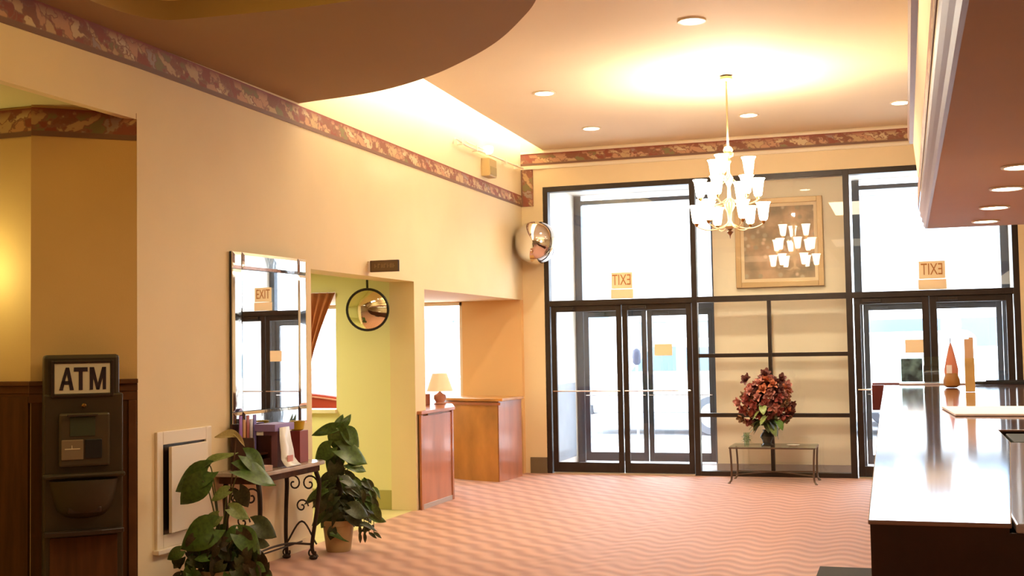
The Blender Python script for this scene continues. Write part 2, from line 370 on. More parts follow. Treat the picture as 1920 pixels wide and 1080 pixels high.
hole = [(p.x, p.y) for p in curve3([(-4.58, 5.6, 0), (-4.55, 6.15, 0), (-4.45, 6.42, 0), (-4.2, 6.5, 0), (-3.2, 6.52, 0), (-2.6, 6.3, 0), (-2.3, 5.6, 0), (-2.3, 3.6, 0), (-3.0, 3.0, 0), (-4.2, 3.0, 0), (-4.58, 3.8, 0)], 66)]
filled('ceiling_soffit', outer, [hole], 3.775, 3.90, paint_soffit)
big = [(-3.44+(x+3.44)*1.0, y) for x, y in hole]
bm = bm_new()
lo = [bm.verts.new((x, y, 3.90)) for x, y in hole]; hi = [bm.verts.new((-3.44+(x+3.44)*.93, 4.75+(y-4.75)*.93, 4.08)) for x, y in hole]
for i in range(len(hole)): j = (i+1) % len(hole); bm.faces.new((lo[i], lo[j], hi[j], hi[i]))
bm.faces.new(hi)
tray = struct('ceiling_tray', bm, mat('tray paint', (.74, .60, .26, 1), .8), smooth=True)
bm = bm_new()
for a, b in zip(outer[:len(edge)], outer[1:len(edge)]):
    vs = [bm.verts.new(p) for p in ((a[0], a[1], 3.90), (b[0], b[1], 3.90), (b[0], b[1], 4.86), (a[0], a[1], 4.86))]; bm.faces.new(vs)
fs = struct('ceiling_soffit_fascia', bm, paint); so = fs.modifiers.new('s', 'SOLIDIFY'); so.thickness = .02; so.offset = 1

# right bulkhead over the counter: sloped profile with mouldings, swept along the hall
Y0, Y1 = 1.2, 12.3
def sweep(name, prof, m, kind=True, parent=None, y0=Y0, y1=Y1):
    bm = bm_new(); a = [bm.verts.new((x, y0, z)) for x, z in prof]; b = [bm.verts.new((x, y1, z)) for x, z in prof]
    n = len(prof); bm.faces.new(a); bm.faces.new(b[::-1])
    for i in range(n): bm.faces.new((a[i], a[(i+1) % n], b[(i+1) % n], b[i]))
    return struct(name, bm, m, parent)
sweep('ceiling_bulkhead', [(.10, 4.30), (.11, 3.72), (.15, 3.30), (.22, 2.78), (3.0, 2.78), (3.0, 4.30)], paint)
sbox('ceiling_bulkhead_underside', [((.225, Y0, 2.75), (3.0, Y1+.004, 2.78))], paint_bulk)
mauve = mat('mauve painted moulding', (.32, .23, .21, 1), .45)
dkm = mat('brown picture rail', (.22, .12, .08, 1), .45)
sweep('trim_4', [(.112, 3.70), (.075, 3.70), (.07, 3.66), (.085, 3.59), (.125, 3.585)], dkm)
sweep('trim_5', [(.225, 2.75), (.205, 2.75), (.19, 2.775), (.195, 2.80), (.175, 2.82), (.18, 2.85), (.16, 2.875), (.168, 2.90), (.155, 2.93), (.20, 2.93)], mauve)

# wallpaper border strips
def strip(name, P, Q, z0, z1, nrm, zq0=None, zq1=None, u0=0.):
    zq0 = z0 if zq0 is None else zq0; zq1 = z1 if zq1 is None else zq1
    P = Vector(P+(0,)); Q = Vector(Q+(0,)); n = Vector(nrm+(0,)).normalized()
    L_ = (Q-P).length; bm = bm_new(); uv = bm.loops.layers.uv.new('UVMap'); t = .006
    N = max(1, int(L_/.5)); vs = []
    for i in range(N+1):
        f = i/N; p = P.lerp(Q, f); a = z0+(zq0-z0)*f; b = z1+(zq1-z1)*f
        vs.append([bm.verts.new(p+Vector((0, 0, a))), bm.verts.new(p+n*t+Vector((0, 0, a))), bm.verts.new(p+n*t+Vector((0, 0, b))), bm.verts.new(p+Vector((0, 0, b)))])
    def face(q, uvs):
        f = bm.faces.new(q)
        for l, c in zip(f.loops, uvs): l[uv].uv = c
    for i in range(N):
        u1, u2 = u0+L_*i/N, u0+L_*(i+1)/N; a, b = vs[i], vs[i+1]
        face((a[1], b[1], b[2], a[2]), ((u1, 0), (u2, 0), (u2, .2), (u1, .2)))
        face((a[0], a[1], a[2], a[3])[::-1] if False else (a[3], a[2], b[2], b[3]), ((u1, .2),)*4)
        face((a[0], b[0], b[1], a[1]), ((u1, 0),)*4)
        face((a[0], a[3], b[3], b[0]), ((u1, 0),)*4)
    for e_ in (vs[0], vs[-1]): face(e_, ((0, 0),)*4)
    return struct(name, bm, border_m)
strip('wallpaper_border_left', (XW, 6.81), (XW, YB), 3.585, 3.775, (1, 0), 3.55, 3.70)
strip('wallpaper_border_left', (-4.87, 3.2), (XW, 6.81), 3.54, 3.775, (1, 0), 3.585, 3.775, 5)
strip('wallpaper_border_niche', (-4.862, 6.808), (-5.35, 6.37), 3.09, 3.275, (.668, -.744))
strip('wallpaper_border_niche', (-5.35, 6.395), (-6.6, 6.395), 3.09, 3.275, (0, -1), u0=2.3)
strip('wallpaper_border_back', (XW, YB), (.12, YB), 4.10, 4.255, (0, -1), u0=1.1)
bm = bm_new(); uv = bm.loops.layers.uv.new('UVMap')
vv = [bm.verts.new(p) for p in ((XW+.004, YB-.007, 3.55), (-4.69, YB-.007, 3.55), (-4.69, YB-.007, 4.06), (XW+.004, YB-.007, 4.06))]
f = bm.faces.new(vv)
for l, c in zip(f.loops, ((0, .02), (0, .17), (.5, .17), (.5, .02))): l[uv].uv = c
vb = struct('wallpaper_border_corner', bm, border_m); so = vb.modifiers.new('s', 'SOLIDIFY'); so.thickness = .005; so.offset = -1
bm = bm_new(); uv = bm.loops.layers.uv.new('UVMap')
pa = [(.118, 3.22, 1.3), (.135, 3.22, 12.29), (.165, 2.95, 12.29), (.165, 2.95, 1.3)]
bw = strip('wallpaper_border_bulkhead', (.152, 1.3), (.152, 12.29), 2.935, 3.12, (-1, 0), u0=3)
sbox('trim_6', [((XW, YB-.025, 4.045), (.12, YB, 4.085)), ((XW, YB-.02, 4.255), (.12, YB, 4.285))], white_gloss, bevel=.004)

# ------------------------------------------------------------------ storefront and vestibule
def frame_set(name, y, m, xs, base=0.0):
    """outer window wall: each bar a part, each pane a part"""
    e = struct_e(name, (0, y, 0)); return e
def bar(e, a, b, m, nm='mullion'): return pbox(nm, [(a, b)], m, e, bevel=.003)
W1 = struct_e('window_1', (0, YB+.06, 0))
for x, w_ in ((-4.53, .07), (-2.565, .07), (-.655, .075), (1.255, .07)):
    bar(W1, (x-w_/2, -.06, 0), (x+w_/2, .06, 3.80), frame_dark)
for a, b in ((-4.495, -2.60), (-2.53, -.692), (-.618, 1.22)):
    bar(W1, (a, -.06, 3.73), (b, .06, 3.80), frame_dark, 'head_rail')
    bar(W1, (a, -.055, 2.20), (b, .055, 2.275), frame_dark, 'transom')
bar(W1, (-2.53, -.06, 0), (-.692, .06, .06), frame_dark, 'sill_rail')
bar(W1, (-1.655, -.045, .06), (-1.61, .045, 2.20), frame_dark)
for z in (.765, 1.52):
    bar(W1, (-2.53, -.045, z-.025), (-1.655, .045, z+.025), frame_dark, 'glazing_bar')
    bar(W1, (-1.61, -.045, z-.025), (-.692, .045, z+.025), frame_dark, 'glazing_bar')
for a, b in ((-4.495, -2.60), (-2.53, -.692), (-.618, 1.22)):
    pbox('glass_pane', [((a, .0, 2.275), (b, .008, 3.73))], glass, W1)
for a, b in ((-2.53, -1.655), (-1.61, -.692)):
    for z0, z1 in ((.06, .74), (.79, 1.495), (1.545, 2.20)):
        pbox('glass_pane', [((a, .0, z0), (b, .008, z1))], glass, W1)
def leaf_door(name, x0, x1, y, m, zt=2.2, hinge=0, st=.07, bar_z=1.08):
    e = struct_e(name, ((x0+x1)/2, y, 0)); w2 = (x1-x0)/2-.006
    pbox('stile', [((-w2, -.022, .02), (-w2+st, .022, zt))], m, e, .003)
    pbox('stile', [((w2-st, -.022, .02), (w2, .022, zt))], m, e, .003)
    pbox('top_rail', [((-w2+st, -.022, zt-.075), (w2-st, .022, zt))], m, e, .003)
    pbox('bottom_rail', [((-w2+st, -.022, .02), (w2-st, .022, .145))], m, e, .003)
    pbox('glass_pane', [((-w2+st, -.003, .145), (w2-st, .003, zt-.075))], glass, e)
    bm = bm_new(); tube(bm, [(-w2+.03, -.06, bar_z), (w2-.03, -.06, bar_z)], .009, 8)
    tube(bm, [(-w2+.03, -.02, bar_z), (-w2+.03, -.06, bar_z)], .009, 8); tube(bm, [(w2-.03, -.02, bar_z), (w2-.03, -.06, bar_z)], .009, 8)
    obj('push_bar', bm, chrome, e)
    # closer arm box at the head
    pbox('door_closer', [((-w2+.1, -.06, zt-.055), (-w2+.32, -.022, zt-.015))], m, e, .004)
    # pull handle beyond
    s = 1 if hinge else -1
    bm = bm_new(); tube(bm, curve3([(s*(w2-.035), .022, .85), (s*(w2-.035), .07, .88), (s*(w2-.035), .08, 1.0), (s*(w2-.035), .07, 1.12), (s*(w2-.035), .022, 1.15)], 16), .010, 8)
    obj('pull_handle', bm, black, e, smooth=True)
    return e
leaf_door('door_1', -4.49, -3.525, YB+.05, frame_dark, hinge=1)
leaf_door('door_2', -3.525, -2.605, YB+.05, frame_dark, hinge=0)
leaf_door('door_3', -.61, .27, YB+.05, frame_dark, hinge=1, st=.075)
leaf_door('door_4', .27, 1.215, YB+.05, frame_dark, hinge=0, st=.075)
YI = 16.9
W2 = struct_e('window_2', (0, YI, 0))
for x in (-4.50, -2.52, -.60, 1.25): bar(W2, (x-.05, -.05, 0), (x+.05, .05, 3.85), frame_steel)
for a, b in ((-4.45, -2.57), (-.55, 1.20)):
    bar(W2, (a, -.05, 3.72), (b, .05, 3.78), frame_steel, 'head_rail')
    bar(W2, (a, -.05, 2.16), (b, .05, 2.27), frame_steel, 'transom')
    pbox('glass_pane', [((a, 0, 2.27), (b, .008, 3.72))], glass, W2)
leaf_door('door_5', -4.45, -3.52, YI, frame_steel, zt=2.16, hinge=1, bar_z=.96)
leaf_door('door_6', -3.52, -2.57, YI, frame_steel, zt=2.16, hinge=0, bar_z=.96)
leaf_door('door_7', -.55, .32, YI, frame_steel, zt=2.16, hinge=1, bar_z=.96)
leaf_door('door_8', .32, 1.20, YI, frame_steel, zt=2.16, hinge=0, bar_z=.96)
sbox('floor_vestibule', [((-4.7, YB+.0, -.06), (1.4, 17.2, -.002))], stone_grey)
sbox('wall_vestibule', [((-4.70, YB+.14, 0), (-4.56, YI+.1, 3.9)), ((1.30, YB+.14, 0), (1.42, YI+.1, 3.9))], white_paint)
sbox('trim_7', [((-4.56, 15.7, .1), (-4.545, 16.72, 1.15))], mat('blue grey panel', (.28, .32, .38, 1), .4, vary=.1, vscale=3), bevel=.003)
sbox('ceiling_vestibule', [((-4.7, YB+.14, 3.86), (1.42, 17.1, 3.96))], white_paint)
# the cream partition block between the two vestibules
sbox('wall_partition_block', [((-2.36, YB+.30, .13), (-.705, YI-.1, 3.86))], panel_cream)
sbox('baseboard_block', [((-2.37, YB+.285, 0), (-.695, YI-.1, .13))], stone_grey, bevel=.003)
sbox('trim_8', [((-4.46, YB-.03, 0), (-2.60, YB+.10, .018)), ((-.60, YB-.03, 0), (1.22, YB+.10, .018))], mat('brass threshold', (.6, .52, .4, 1), .3, metal=.6))
sbox('wall_facade', [((-9.8, YB+.25, 2.45), (-4.7, YB+.5, 4.9)), ((-9.8, 17.0, 3.9), (4, 17.3, 8))], white_paint)

# things fixed on the glass
def text(name, s, size, loc, m, parent=None, rx=PI/2, rz=0, sx=1, ext=.002, align='CENTER', bold=0.0):
    cu = D.curves.new(name, 'FONT'); cu.body = s; cu.size = size; cu.extrude = ext; cu.align_x = align; cu.align_y = 'CENTER'; cu.offset = bold
    t = D.objects.new('tmp', cu); C.objects.link(t); bpy.context.view_layer.update()
    me = D.meshes.new_from_object(t.evaluated_get(bpy.context.evaluated_depsgraph_get())); D.objects.remove(t)
    me.name = name; me.materials.clear(); me.materials.append(m)
    M = Matrix.Translation(loc) @ Matrix.Rotation(rz, 4, 'Z') @ Matrix.Rotation(rx, 4, 'X') @ Matrix.Diagonal((sx, 1, 1, 1))
    me.transform(M)
    if sx < 0: me.flip_normals()
    o = D.objects.new(name, me); C.objects.link(o)
    if parent: o.parent = parent
    return o
orange_ink = mat('orange brown ink', (.42, .17, .04, 1), .5)
def exit_sign(x0, x1, label):
    e = thing('exit_sign', label, 'sign', ((x0+x1)/2, YB+.045, 2.28)); w2 = (x1-x0)/2
    pbox('sign_plate', [((-w2, -.004, .13), (w2, .0, .345))], mat('pale sign card', (.86, .72, .46, 1), .5), e, .001)
    pbox('card', [((-w2-.01, -.006, 0), (w2+.01, -.001, .125))], tan_card, e, .001)
    text('lettering', 'EXIT', .20, (0, -.008, .24), orange_ink, e, sx=-.62)
exit_sign(-3.655, -3.375, 'cream EXIT sign, its letters reversed, on the glass over the left doors')
exit_sign(.165, .47, 'cream EXIT sign, its letters reversed, on the glass over the right doors')
pbox('t', [((-3.10, YB+.03, 1.53), (-2.87, YB+.04, 1.68))], tan_card, None, .001)
o = C.objects['t']; o.name = 'notice'; tag(o, 'blank tan notice on the glass of the left pair of doors', 'notice')
pbox('t2', [((-.02, YB+.03, 1.52), (.19, YB+.04, 1.68))], tan_card, None, .001)
o = C.objects['t2']; o.name = 'notice'; tag(o, 'blank tan notice on the glass of the right doors, above the photo stand', 'notice')

# framed painting on the cream block
P = thing('framed_painting', 'gold framed floral still life behind the glass beside the chandelier', 'painting', (-1.51, YB+.29, 2.95))
def painting_mat():
    m = D.materials.new('floral painting'); m.use_nodes = True; nt = m.node_tree; p = nt.nodes['Principled BSDF']; L = nt.links.new
    tc = nt.nodes.new('ShaderNodeTexCoord')
    v = nt.nodes.new('ShaderNodeTexVoronoi'); v.inputs['Scale'].default_value = 9; L(tc.outputs['Object'], v.inputs['Vector'])
    n = nt.nodes.new('ShaderNodeTexNoise'); n.inputs['Scale'].default_value = 3.5; n.inputs['Detail'].default_value = 4; L(tc.outputs['Object'], n.inputs['Vector'])
    cr = nt.nodes.new('ShaderNodeValToRGB'); e = cr.color_ramp.elements
    e[0].position = .3; e[0].color = (.20, .18, .12, 1); e[1].position = .75; e[1].color = (.70, .45, .28, 1)
    k = e.new(.5); k.color = (.42, .30, .18, 1)
    L(n.outputs['Fac'], cr.inputs[0])
    c2 = nt.nodes.new('ShaderNodeValToRGB'); c2.color_ramp.elements[0].position = .18; c2.color_ramp.elements[0].color = (1, 1, 1, 1); c2.color_ramp.elements[1].position = .34; c2.color_ramp.elements[1].color = (0, 0, 0, 1)
    L(v.outputs['Distance'], c2.inputs[0])
    mx = nt.nodes.new('ShaderNodeMix'); mx.data_type = 'RGBA'; L(c2.outputs[0], mx.inputs[0]); L(cr.outputs[0], mx.inputs[6])
    sp = nt.nodes.new('ShaderNodeValToRGB'); q = sp.color_ramp.elements; q[0].color = (.75, .55, .38, 1); q[1].color = (.30, .26, .16, 1); k = q.new(.5); k.color = (.80, .68, .50, 1)
    s2 = nt.nodes.new('ShaderNodeSeparateColor'); L(v.outputs['Color'], s2.inputs[0]); L(s2.outputs[1], sp.inputs[0]); L(sp.outputs[0], mx.inputs[7])
    L(mx.outputs[2], p.inputs['Base Color']); p.inputs['Roughness'].default_value = .5
    return m
gold = mat('gilt frame', (.55, .38, .18, 1), .4, metal=.2)
pbox('canvas', [((-.44, -.014, -.46), (.44, -.004, .46))], painting_mat(), P)
pbox('liner', [((-.48, -.02, -.50), (-.44, 0, .50)), ((.44, -.02, -.50), (.48, 0, .50)), ((-.44, -.02, .46), (.44, 0, .50)), ((-.44, -.02, -.50), (.44, 0, -.46))], mat('cream liner', (.80, .66, .42, 1), .5), P)
pbox('frame', [((-.55, -.04, -.57), (-.48, 0, .57)), ((.48, -.04, -.57), (.55, 0, .57)), ((-.48, -.04, .50), (.48, 0, .57)), ((-.48, -.04, -.57), (.48, 0, -.50))], gold, P, .006)

# ------------------------------------------------------------------ street outside
sbox('ground_sidewalk', [((-14, 17.2, -.14), (12, 21.6, -.04)), ((-14, 15.55, -.14), (-4.7, 17.2, -.04)), ((1.42, 15.55, -.14), (12, 17.2, -.04))], mat('pale concrete', (.55, .55, .55, 1), .8, vary=.08, vscale=2))
sbox('ground_road', [((-40, 21.6, -.3), (40, 60, -.16))], mat('asphalt', (.22, .23, .25, 1), .85, vary=.15, vscale=2))
fac = mat('pale stone facade', (.62, .64, .66, 1), .8, vary=.08, vscale=1)
facglass = mat('facade window glass', (.22, .30, .38, 1), .3)
def building(x0, x1, y, h, label, nwin, zs, ww, wh, m=fac):
    e = thing('building', label, 'building', ((x0+x1)/2, y, -.16)); w2 = (x1-x0)/2
    pbox('wall', [((-w2, 0, 0), (w2, 6, h))], m, e)
    pbox('cornice', [((-w2, -.25, h-.5), (w2, 0, h-.2))], m, e)
    for z in zs:
        for i in range(nwin):
            x = -w2+(i+.5)*2*w2/nwin
            f = pbox('window', [((x-ww/2-.08, -.1, z-.08), (x+ww/2+.08, 0, z)), ((x-ww/2-.08, -.1, z+wh), (x+ww/2+.08, 0, z+wh+.08)), ((x-ww/2-.08, -.1, z), (x-ww/2, 0, z+wh)), ((x+ww/2, -.1, z), (x+ww/2+.08, 0, z+wh))], fac, e)
            pbox('pane', [((x-ww/2, -.03, z), (x+ww/2, -.005, z+wh))], facglass, f)
    return e
building(-20, -8.8, 39, 12, 'pale stone building across the street, seen through the left doors at far left', 5, (.9, 4.6, 8.2), 1.1, 1.9)
building(-8.8, -1.7, 39, 13, 'pale stone building across the street, behind the white van', 4, (.9, 4.6, 8.2), .9, 1.7)
building(-1.7, 8, 39, 10, 'pale stone building across the street, seen through the right doors', 6, (.8, 4.4, 7.6), .9, 2.0)
white_car = mat('white car paint', (.78, .80, .82, 1), .3, coat=.5)
tyre = mat('tyre rubber', (.10, .11, .13, 1), .8)
hub = mat('silver hub', (.6, .62, .65, 1), .35, metal=.6)
carglass = mat('vehicle glass', (.12, .18, .24, 1), .1)
def vehicle(name, label, cat, x, y, prof, glassp, wheels, m, width=1.9, r=.36):
    e = thing(name, label, cat, (x, y, -.16))
    def pl(pts, y0, y1, mm, nm, bev=.04):
        bm = bm_new(); a = [bm.verts.new((px, y0, pz)) for px, pz in pts]; b = [bm.verts.new((px, y1, pz)) for px, pz in pts]; n = len(pts)
        bm.faces.new(a); bm.faces.new(b[::-1])
        for i in range(n): bm.faces.new((a[i], a[(i+1) % n], b[(i+1) % n], b[i]))
        return obj(nm, bm, mm, e, bevel=bev)
    pl(prof, 0, width, m, 'body', .07)
    for g in glassp: pl(g, -.012, width+.012, carglass, 'side_window', .008)
    for wx in wheels:
        for yy in (-.02, width-.2):
            bm = bm_new(); lathe(bm, [(r*.6, 0), (r*.96, 0), (r, .04), (r, .18), (r*.96, .22), (r*.6, .22)], n=24)
            for v in bm.verts: v.co = Vector((v.co.x+wx, v.co.z+yy, v.co.y+r))
            wl = obj('wheel', bm, tyre, e, smooth=True)
            bm = bm_new(); lathe(bm, [(.02, -.01), (r*.62, 0), (r*.62, .05)], n=16)
            for v in bm.verts: v.co = Vector((v.co.x+wx, v.co.z+yy, v.co.y+r))
            obj('hub_cap', bm, hub, wl, smooth=True)
    pl([(prof[0][0]-.06, .42), (prof[0][0]+.2, .42), (prof[0][0]+.2, .62), (prof[0][0]-.06, .62)], -.02, width+.02, frame_steel, 'bumper', .02)
    return e
vehicle('van', 'white van parked at the kerb beyond the left doors', 'van', -5.2, 24.2,
        [(-1.2, .45), (-1.22, 1.0), (-1.0, 1.12), (-.45, 1.25), (.15, 1.95), (6.3, 2.02), (6.45, 1.9), (6.45, .45)],
        [[(-.2, 1.3), (.25, 1.80), (.75, 1.80), (.75, 1.3)], [(.95, 1.3), (.95, 1.78), (1.9, 1.78), (1.9, 1.3)], [(2.1, 1.3), (2.1, 1.78), (3.6, 1.78), (3.6, 1.3)]], (1.45, 5.3), white_car, r=.40)
vehicle('box_truck', 'white delivery truck stopped in the road beyond the right doors', 'truck', -.2, 27.0,
        [(-1.2, .6), (-1.2, 2.9), (4.0, 2.9), (4.0, .6)], [[(-.6, 1.7), (-.6, 2.3), (.9, 2.3), (.9, 1.7)], [(1.3, 1.7), (1.3, 2.3), (3.2, 2.3), (3.2, 1.7)]], (-.2, 2.9), white_car, r=.45)
vehicle('car', 'white car with a sloping windscreen parked nearest the right doors', 'car', 1.9, 22.2,
        [(-1.6, .35), (-1.6, .85), (-.9, .92), (-.3, 1.38), (1.2, 1.4), (2.0, .95), (2.4, .85), (2.4, .35)],
        [[(-.75, .95), (-.2, 1.3), (.4, 1.3), (.4, .95)], [(.5, .95), (.5, 1.3), (1.1, 1.3), (1.7, .95)]], (-.9, 1.6), white_car, r=.32, width=1.75)
pm = thing('parking_meter', 'dark parking meter on a post outside the left doors', 'parking meter', (-4.55, 20.9, -.04))
bm = bm_new(); lathe(bm, [(.022, 0), (.022, 1.36)], n=12); obj('post', bm, hub, pm)
bm = bm_new(); lathe(bm, [(.03, 1.36), (.07, 1.40), (.08, 1.54), (.07, 1.62), (.02, 1.66)], n=16, sy=.6); obj('meter_head', bm, mat('navy meter head', (.03, .04, .08, 1), .4), pm, smooth=True)

# ------------------------------------------------------------------ recessed lights
def downlight(x, y, z, label, group, r=.095, energy=60, spot=True):
    e = thing('recessed_light', label, 'ceiling light', (x, y, z), group=group)
    bm = bm_new(); lathe_open(bm, [(r, 0), (r+.022, -.002), (r+.022, -.008), (r+.018, -.013), (r, -.012), (r, 0)], n=28); 
    obj('trim_ring', bm, white_gloss, e, smooth=True)
    bm = bm_new(); lathe(bm, [(.001, -.016), (r*.6, -.013), (r, -.006)], n=28); obj('lens', bm, down_m, e, smooth=True)
    l = light('SPOT', 'downlight_beam', (0, 0, -.03), energy, WARM, r*.8, spot=120); l.parent = e
G1 = 'recessed lights in the high ceiling'
downlight(-1.58, 9.64, ZC, 'recessed light in the high ceiling nearest the camera, above the chandelier', G1)
downlight(-3.49, 11.84, ZC, 'recessed light in the high ceiling left of the chandelier, by the curved soffit', G1)
downlight(-3.54, 13.99, ZC, 'recessed light in the high ceiling near the left doors', G1, energy=110)
downlight(-1.65, 13.90, ZC, 'recessed light in the high ceiling right of the chandelier rod, near the glass wall', G1, energy=130)
downlight(.02, 13.84, ZC, 'recessed light in the high ceiling half hidden by the right bulkhead', G1)
G2 = 'recessed lights under the bulkhead'
for y, lb in ((8.14, 'recessed light under the bulkhead, nearest the camera and highest in the photo'), (9.27, 'second nearest recessed light under the bulkhead above the counter'), (10.56, 'third recessed light under the bulkhead above the counter'), (11.75, 'farthest recessed light under the bulkhead, by its far edge')):
    downlight(.72, y, 2.75, lb, G2, r=.10, energy=18)

# ------------------------------------------------------------------ chandelier
ch = thing('chandelier', 'brass three tier chandelier with lit frosted bell shades hanging from the high ceiling', 'chandelier', (-1.605, 11.77, 2.70))
pale_brass = mat('pale gilt brass', (.62, .45, .24, 1), .35, metal=.6)
bm = bm_new(); lathe(bm, [(.012, 1.6), (.06, 1.585), (.065, 1.56), (.02, 1.54)], n=24); obj('canopy', bm, pale_brass, ch, smooth=True)
bm = bm_new(); tube(bm, [(0, 0, .88), (0, 0, 1.56)], .009, 8); obj('rod', bm, pale_brass, ch)
bm = bm_new(); lathe(bm, [(.035, .085), (.06, .11), (.03, .135), (.018, .17), (.024, .25), (.05, .30), (.055, .34), (.02, .38), (.015, .5), (.04, .55), (.045, .59), (.016, .63), (.014, .72), (.03, .75), (.012, .78), (.05, .80), (.055, .83), (.04, .84), (.05, .86), (.035, .89), (.01, .90)], n=24)
obj('column', bm, pale_brass, ch, smooth=True)
bm = bm_new(); lathe(bm, [(.001, -.01), (.006, .02), (.012, .03), (.034, .055), (.012, .07), (.03, .086)], n=20); obj('finial', bm, mat('brown bronze finial', (.22, .10, .04, 1), .35, metal=.5), ch, smooth=True)
def shade_bm():
    bm = bm_new(); lathe_open(bm, [(.022, 0), (.038, .012), (.046, .06), (.053, .115), (.060, .155), (.073, .175), (.068, .175), (.055, .15), (.047, .09), (.034, .018)], n=20); return bm
shade_me = None
tiers = [(3, .20, .60, 0.35), (6, .28, .385, .25), (6, .325, .14, .0)]
for n, r, z, ph in tiers:
    for i in range(n):
        a = ph+2*PI*i/n; c, s = math.cos(a), math.sin(a)
        bm = bm_new()
        tube(bm, curve3([(c*.02, s*.02, z+.0), (c*r*.35, s*r*.35, z-.05), (c*r*.7, s*r*.7, z-.055), (c*r*.97, s*r*.97, z-.02), (c*r, s*r, z+.01)], 16), .006, 6)
        arm = obj('arm', bm, pale_brass, ch, smooth=True)
        bm = bm_new(); lathe(bm, [(.004, -.025), (.016, -.015), (.020, 0), (.030, .006), (.012, .012)], c=(c*r, s*r, z+.005), n=14); obj('cup', bm, brass, arm, smooth=True)
        if shade_me is None:
            o = obj('shade', shade_bm(), bulb_m, arm, smooth=True); shade_me = o.data
        else:
            o = D.objects.new('shade', shade_me); C.objects.link(o); o.parent = arm
        o.location = (c*r, s*r, z+.015)
for dz, en in ((.95, 150), (.62, 60), (.30, 60)):
    l = light('POINT', 'chandelier_glow', (0, 0, dz), en, (1, .90, .72), .02); l.parent = ch

# ------------------------------------------------------------------ left wall things
# bevelled mirror
mr = thing('wall_mirror', 'tall silver mirror with a mirrored border hanging above the console table', 'mirror', (XW+.065, 8.48, 1.10), rotz=math.radians(-3.2))
mr.scale = (1, 1, 1.03); mr.location.z = 1.07
pbox('backing', [((-.03, -.53, 0), (-.012, .53, 1.32))], frame_steel, mr)
pbox('mirror_glass', [((-.012, -.40, .14), (-.004, .40, 1.19))], mirror_m, mr)
def bevel_strip(y0, y1, z0, z1):
    bm = bm_new(); t = .018
    dy = min(.022, (y1-y0)*.3); dz = min(.022, (z1-z0)*.3)
    b = [bm.verts.new(p) for p in ((-.012, y0, z0), (-.012, y1, z0), (-.012, y1, z1), (-.012, y0, z1))]
    m_ = [bm.verts.new(p) for p in ((-.004, y0, z0), (-.004, y1, z0), (-.004, y1, z1), (-.004, y0, z1))]
    f = [bm.verts.new(p) for p in ((.004, y0+dy, z0+dz), (.004, y1-dy, z0+dz), (.004, y1-dy, z1-dz), (.004, y0+dy, z1-dz))]
    bm.faces.new(b[::-1]); bm.faces.new(f)
    for A, B in ((b, m_), (m_, f)):
        for i in range(4): bm.faces.new((A[i], A[(i+1) % 4], B[(i+1) % 4], B[i]))
    return bm
for y0, y1 in ((-.53, -.405), (.405, .53)):
    obj('mirror_strip', bevel_strip(y0, y1, .14, 1.19), mirror_edge, mr)
    for z0, z1 in ((0, .135), (1.195, 1.32)): obj('corner_block', bevel_strip(y0, y1, z0, z1), mirror_edge, mr)
for z0, z1 in ((0, .135), (1.195, 1.32)): obj('mirror_strip', bevel_strip(-.40, .40, z0, z1), mirror_edge, mr)

# access panel
ap = thing('access_panel', 'cream access hatch with a slightly open door low on the left wall', 'hatch', (XW, 7.335, .34))
pbox('surround', [((0, -.335, 0), (.022, -.265, .79)), ((0, .265, 0), (.022, .335, .79)), ((0, -.265, .70), (.022, .265, .79)), ((0, -.265, 0), (.022, .265, .09))], white_gloss, ap, .004)
pbox('recess', [((0, -.265, .09), (.006, .265, .70))], atm_dark, ap)
pbox('ledge', [((0, -.36, -.03), (.05, .345, 0))], white_gloss, ap, .004)
dl = pbox('hatch_door', [((-.012, -.49, 0), (.012, 0, .585))], white_gloss, ap, .003); dl.location = (.03, .255, .10); dl.rotation_euler = (0, 0, math.radians(3.0))

# projecting sign over the corridor opening
ps = thing('projecting_sign', 'small brown sign with worn pale letters sticking out over the corridor opening', 'sign', (XW, 10.45, 2.46))
pbox('sign_board', [((.02, -.012, -.055), (.31, .012, .055))], mat('bronze sign board', (.16, .09, .035, 1), .5), ps, .003)
pbox('sign_frame', [((.02, -.016, .045), (.31, .016, .055)), ((.02, -.016, -.055), (.31, .016, -.045)), ((.02, -.016, -.045), (.028, .016, .045)), ((.302, -.016, -.045), (.31, .016, .045))], mat('dark bronze edge', (.09, .045, .015, 1), .4), ps)
wornm = mat('worn pale lettering', (.38, .26, .14, 1), .6)
bm = bm_new()
for i, x in enumerate((.065, .10, .135, .165, .195, .225, .255)):   # strokes of lettering too worn to read
    box(bm, (x, -.0145, -.018), (x+.007, -.012, .022))
    if i % 2: box(bm, (x, -.0145, .014), (x+.022, -.012, .022))
    else: box(bm, (x, -.0145, -.004), (x+.020, -.012, .003))
    if i % 3 == 2: box(bm, (x+.016, -.0145, -.018), (x+.022, -.012, .022))
obj('lettering', bm, wornm, ps)
pbox('mount', [((0, -.03, -.05), (.02, .03, .05))], white_paint, ps, .004)

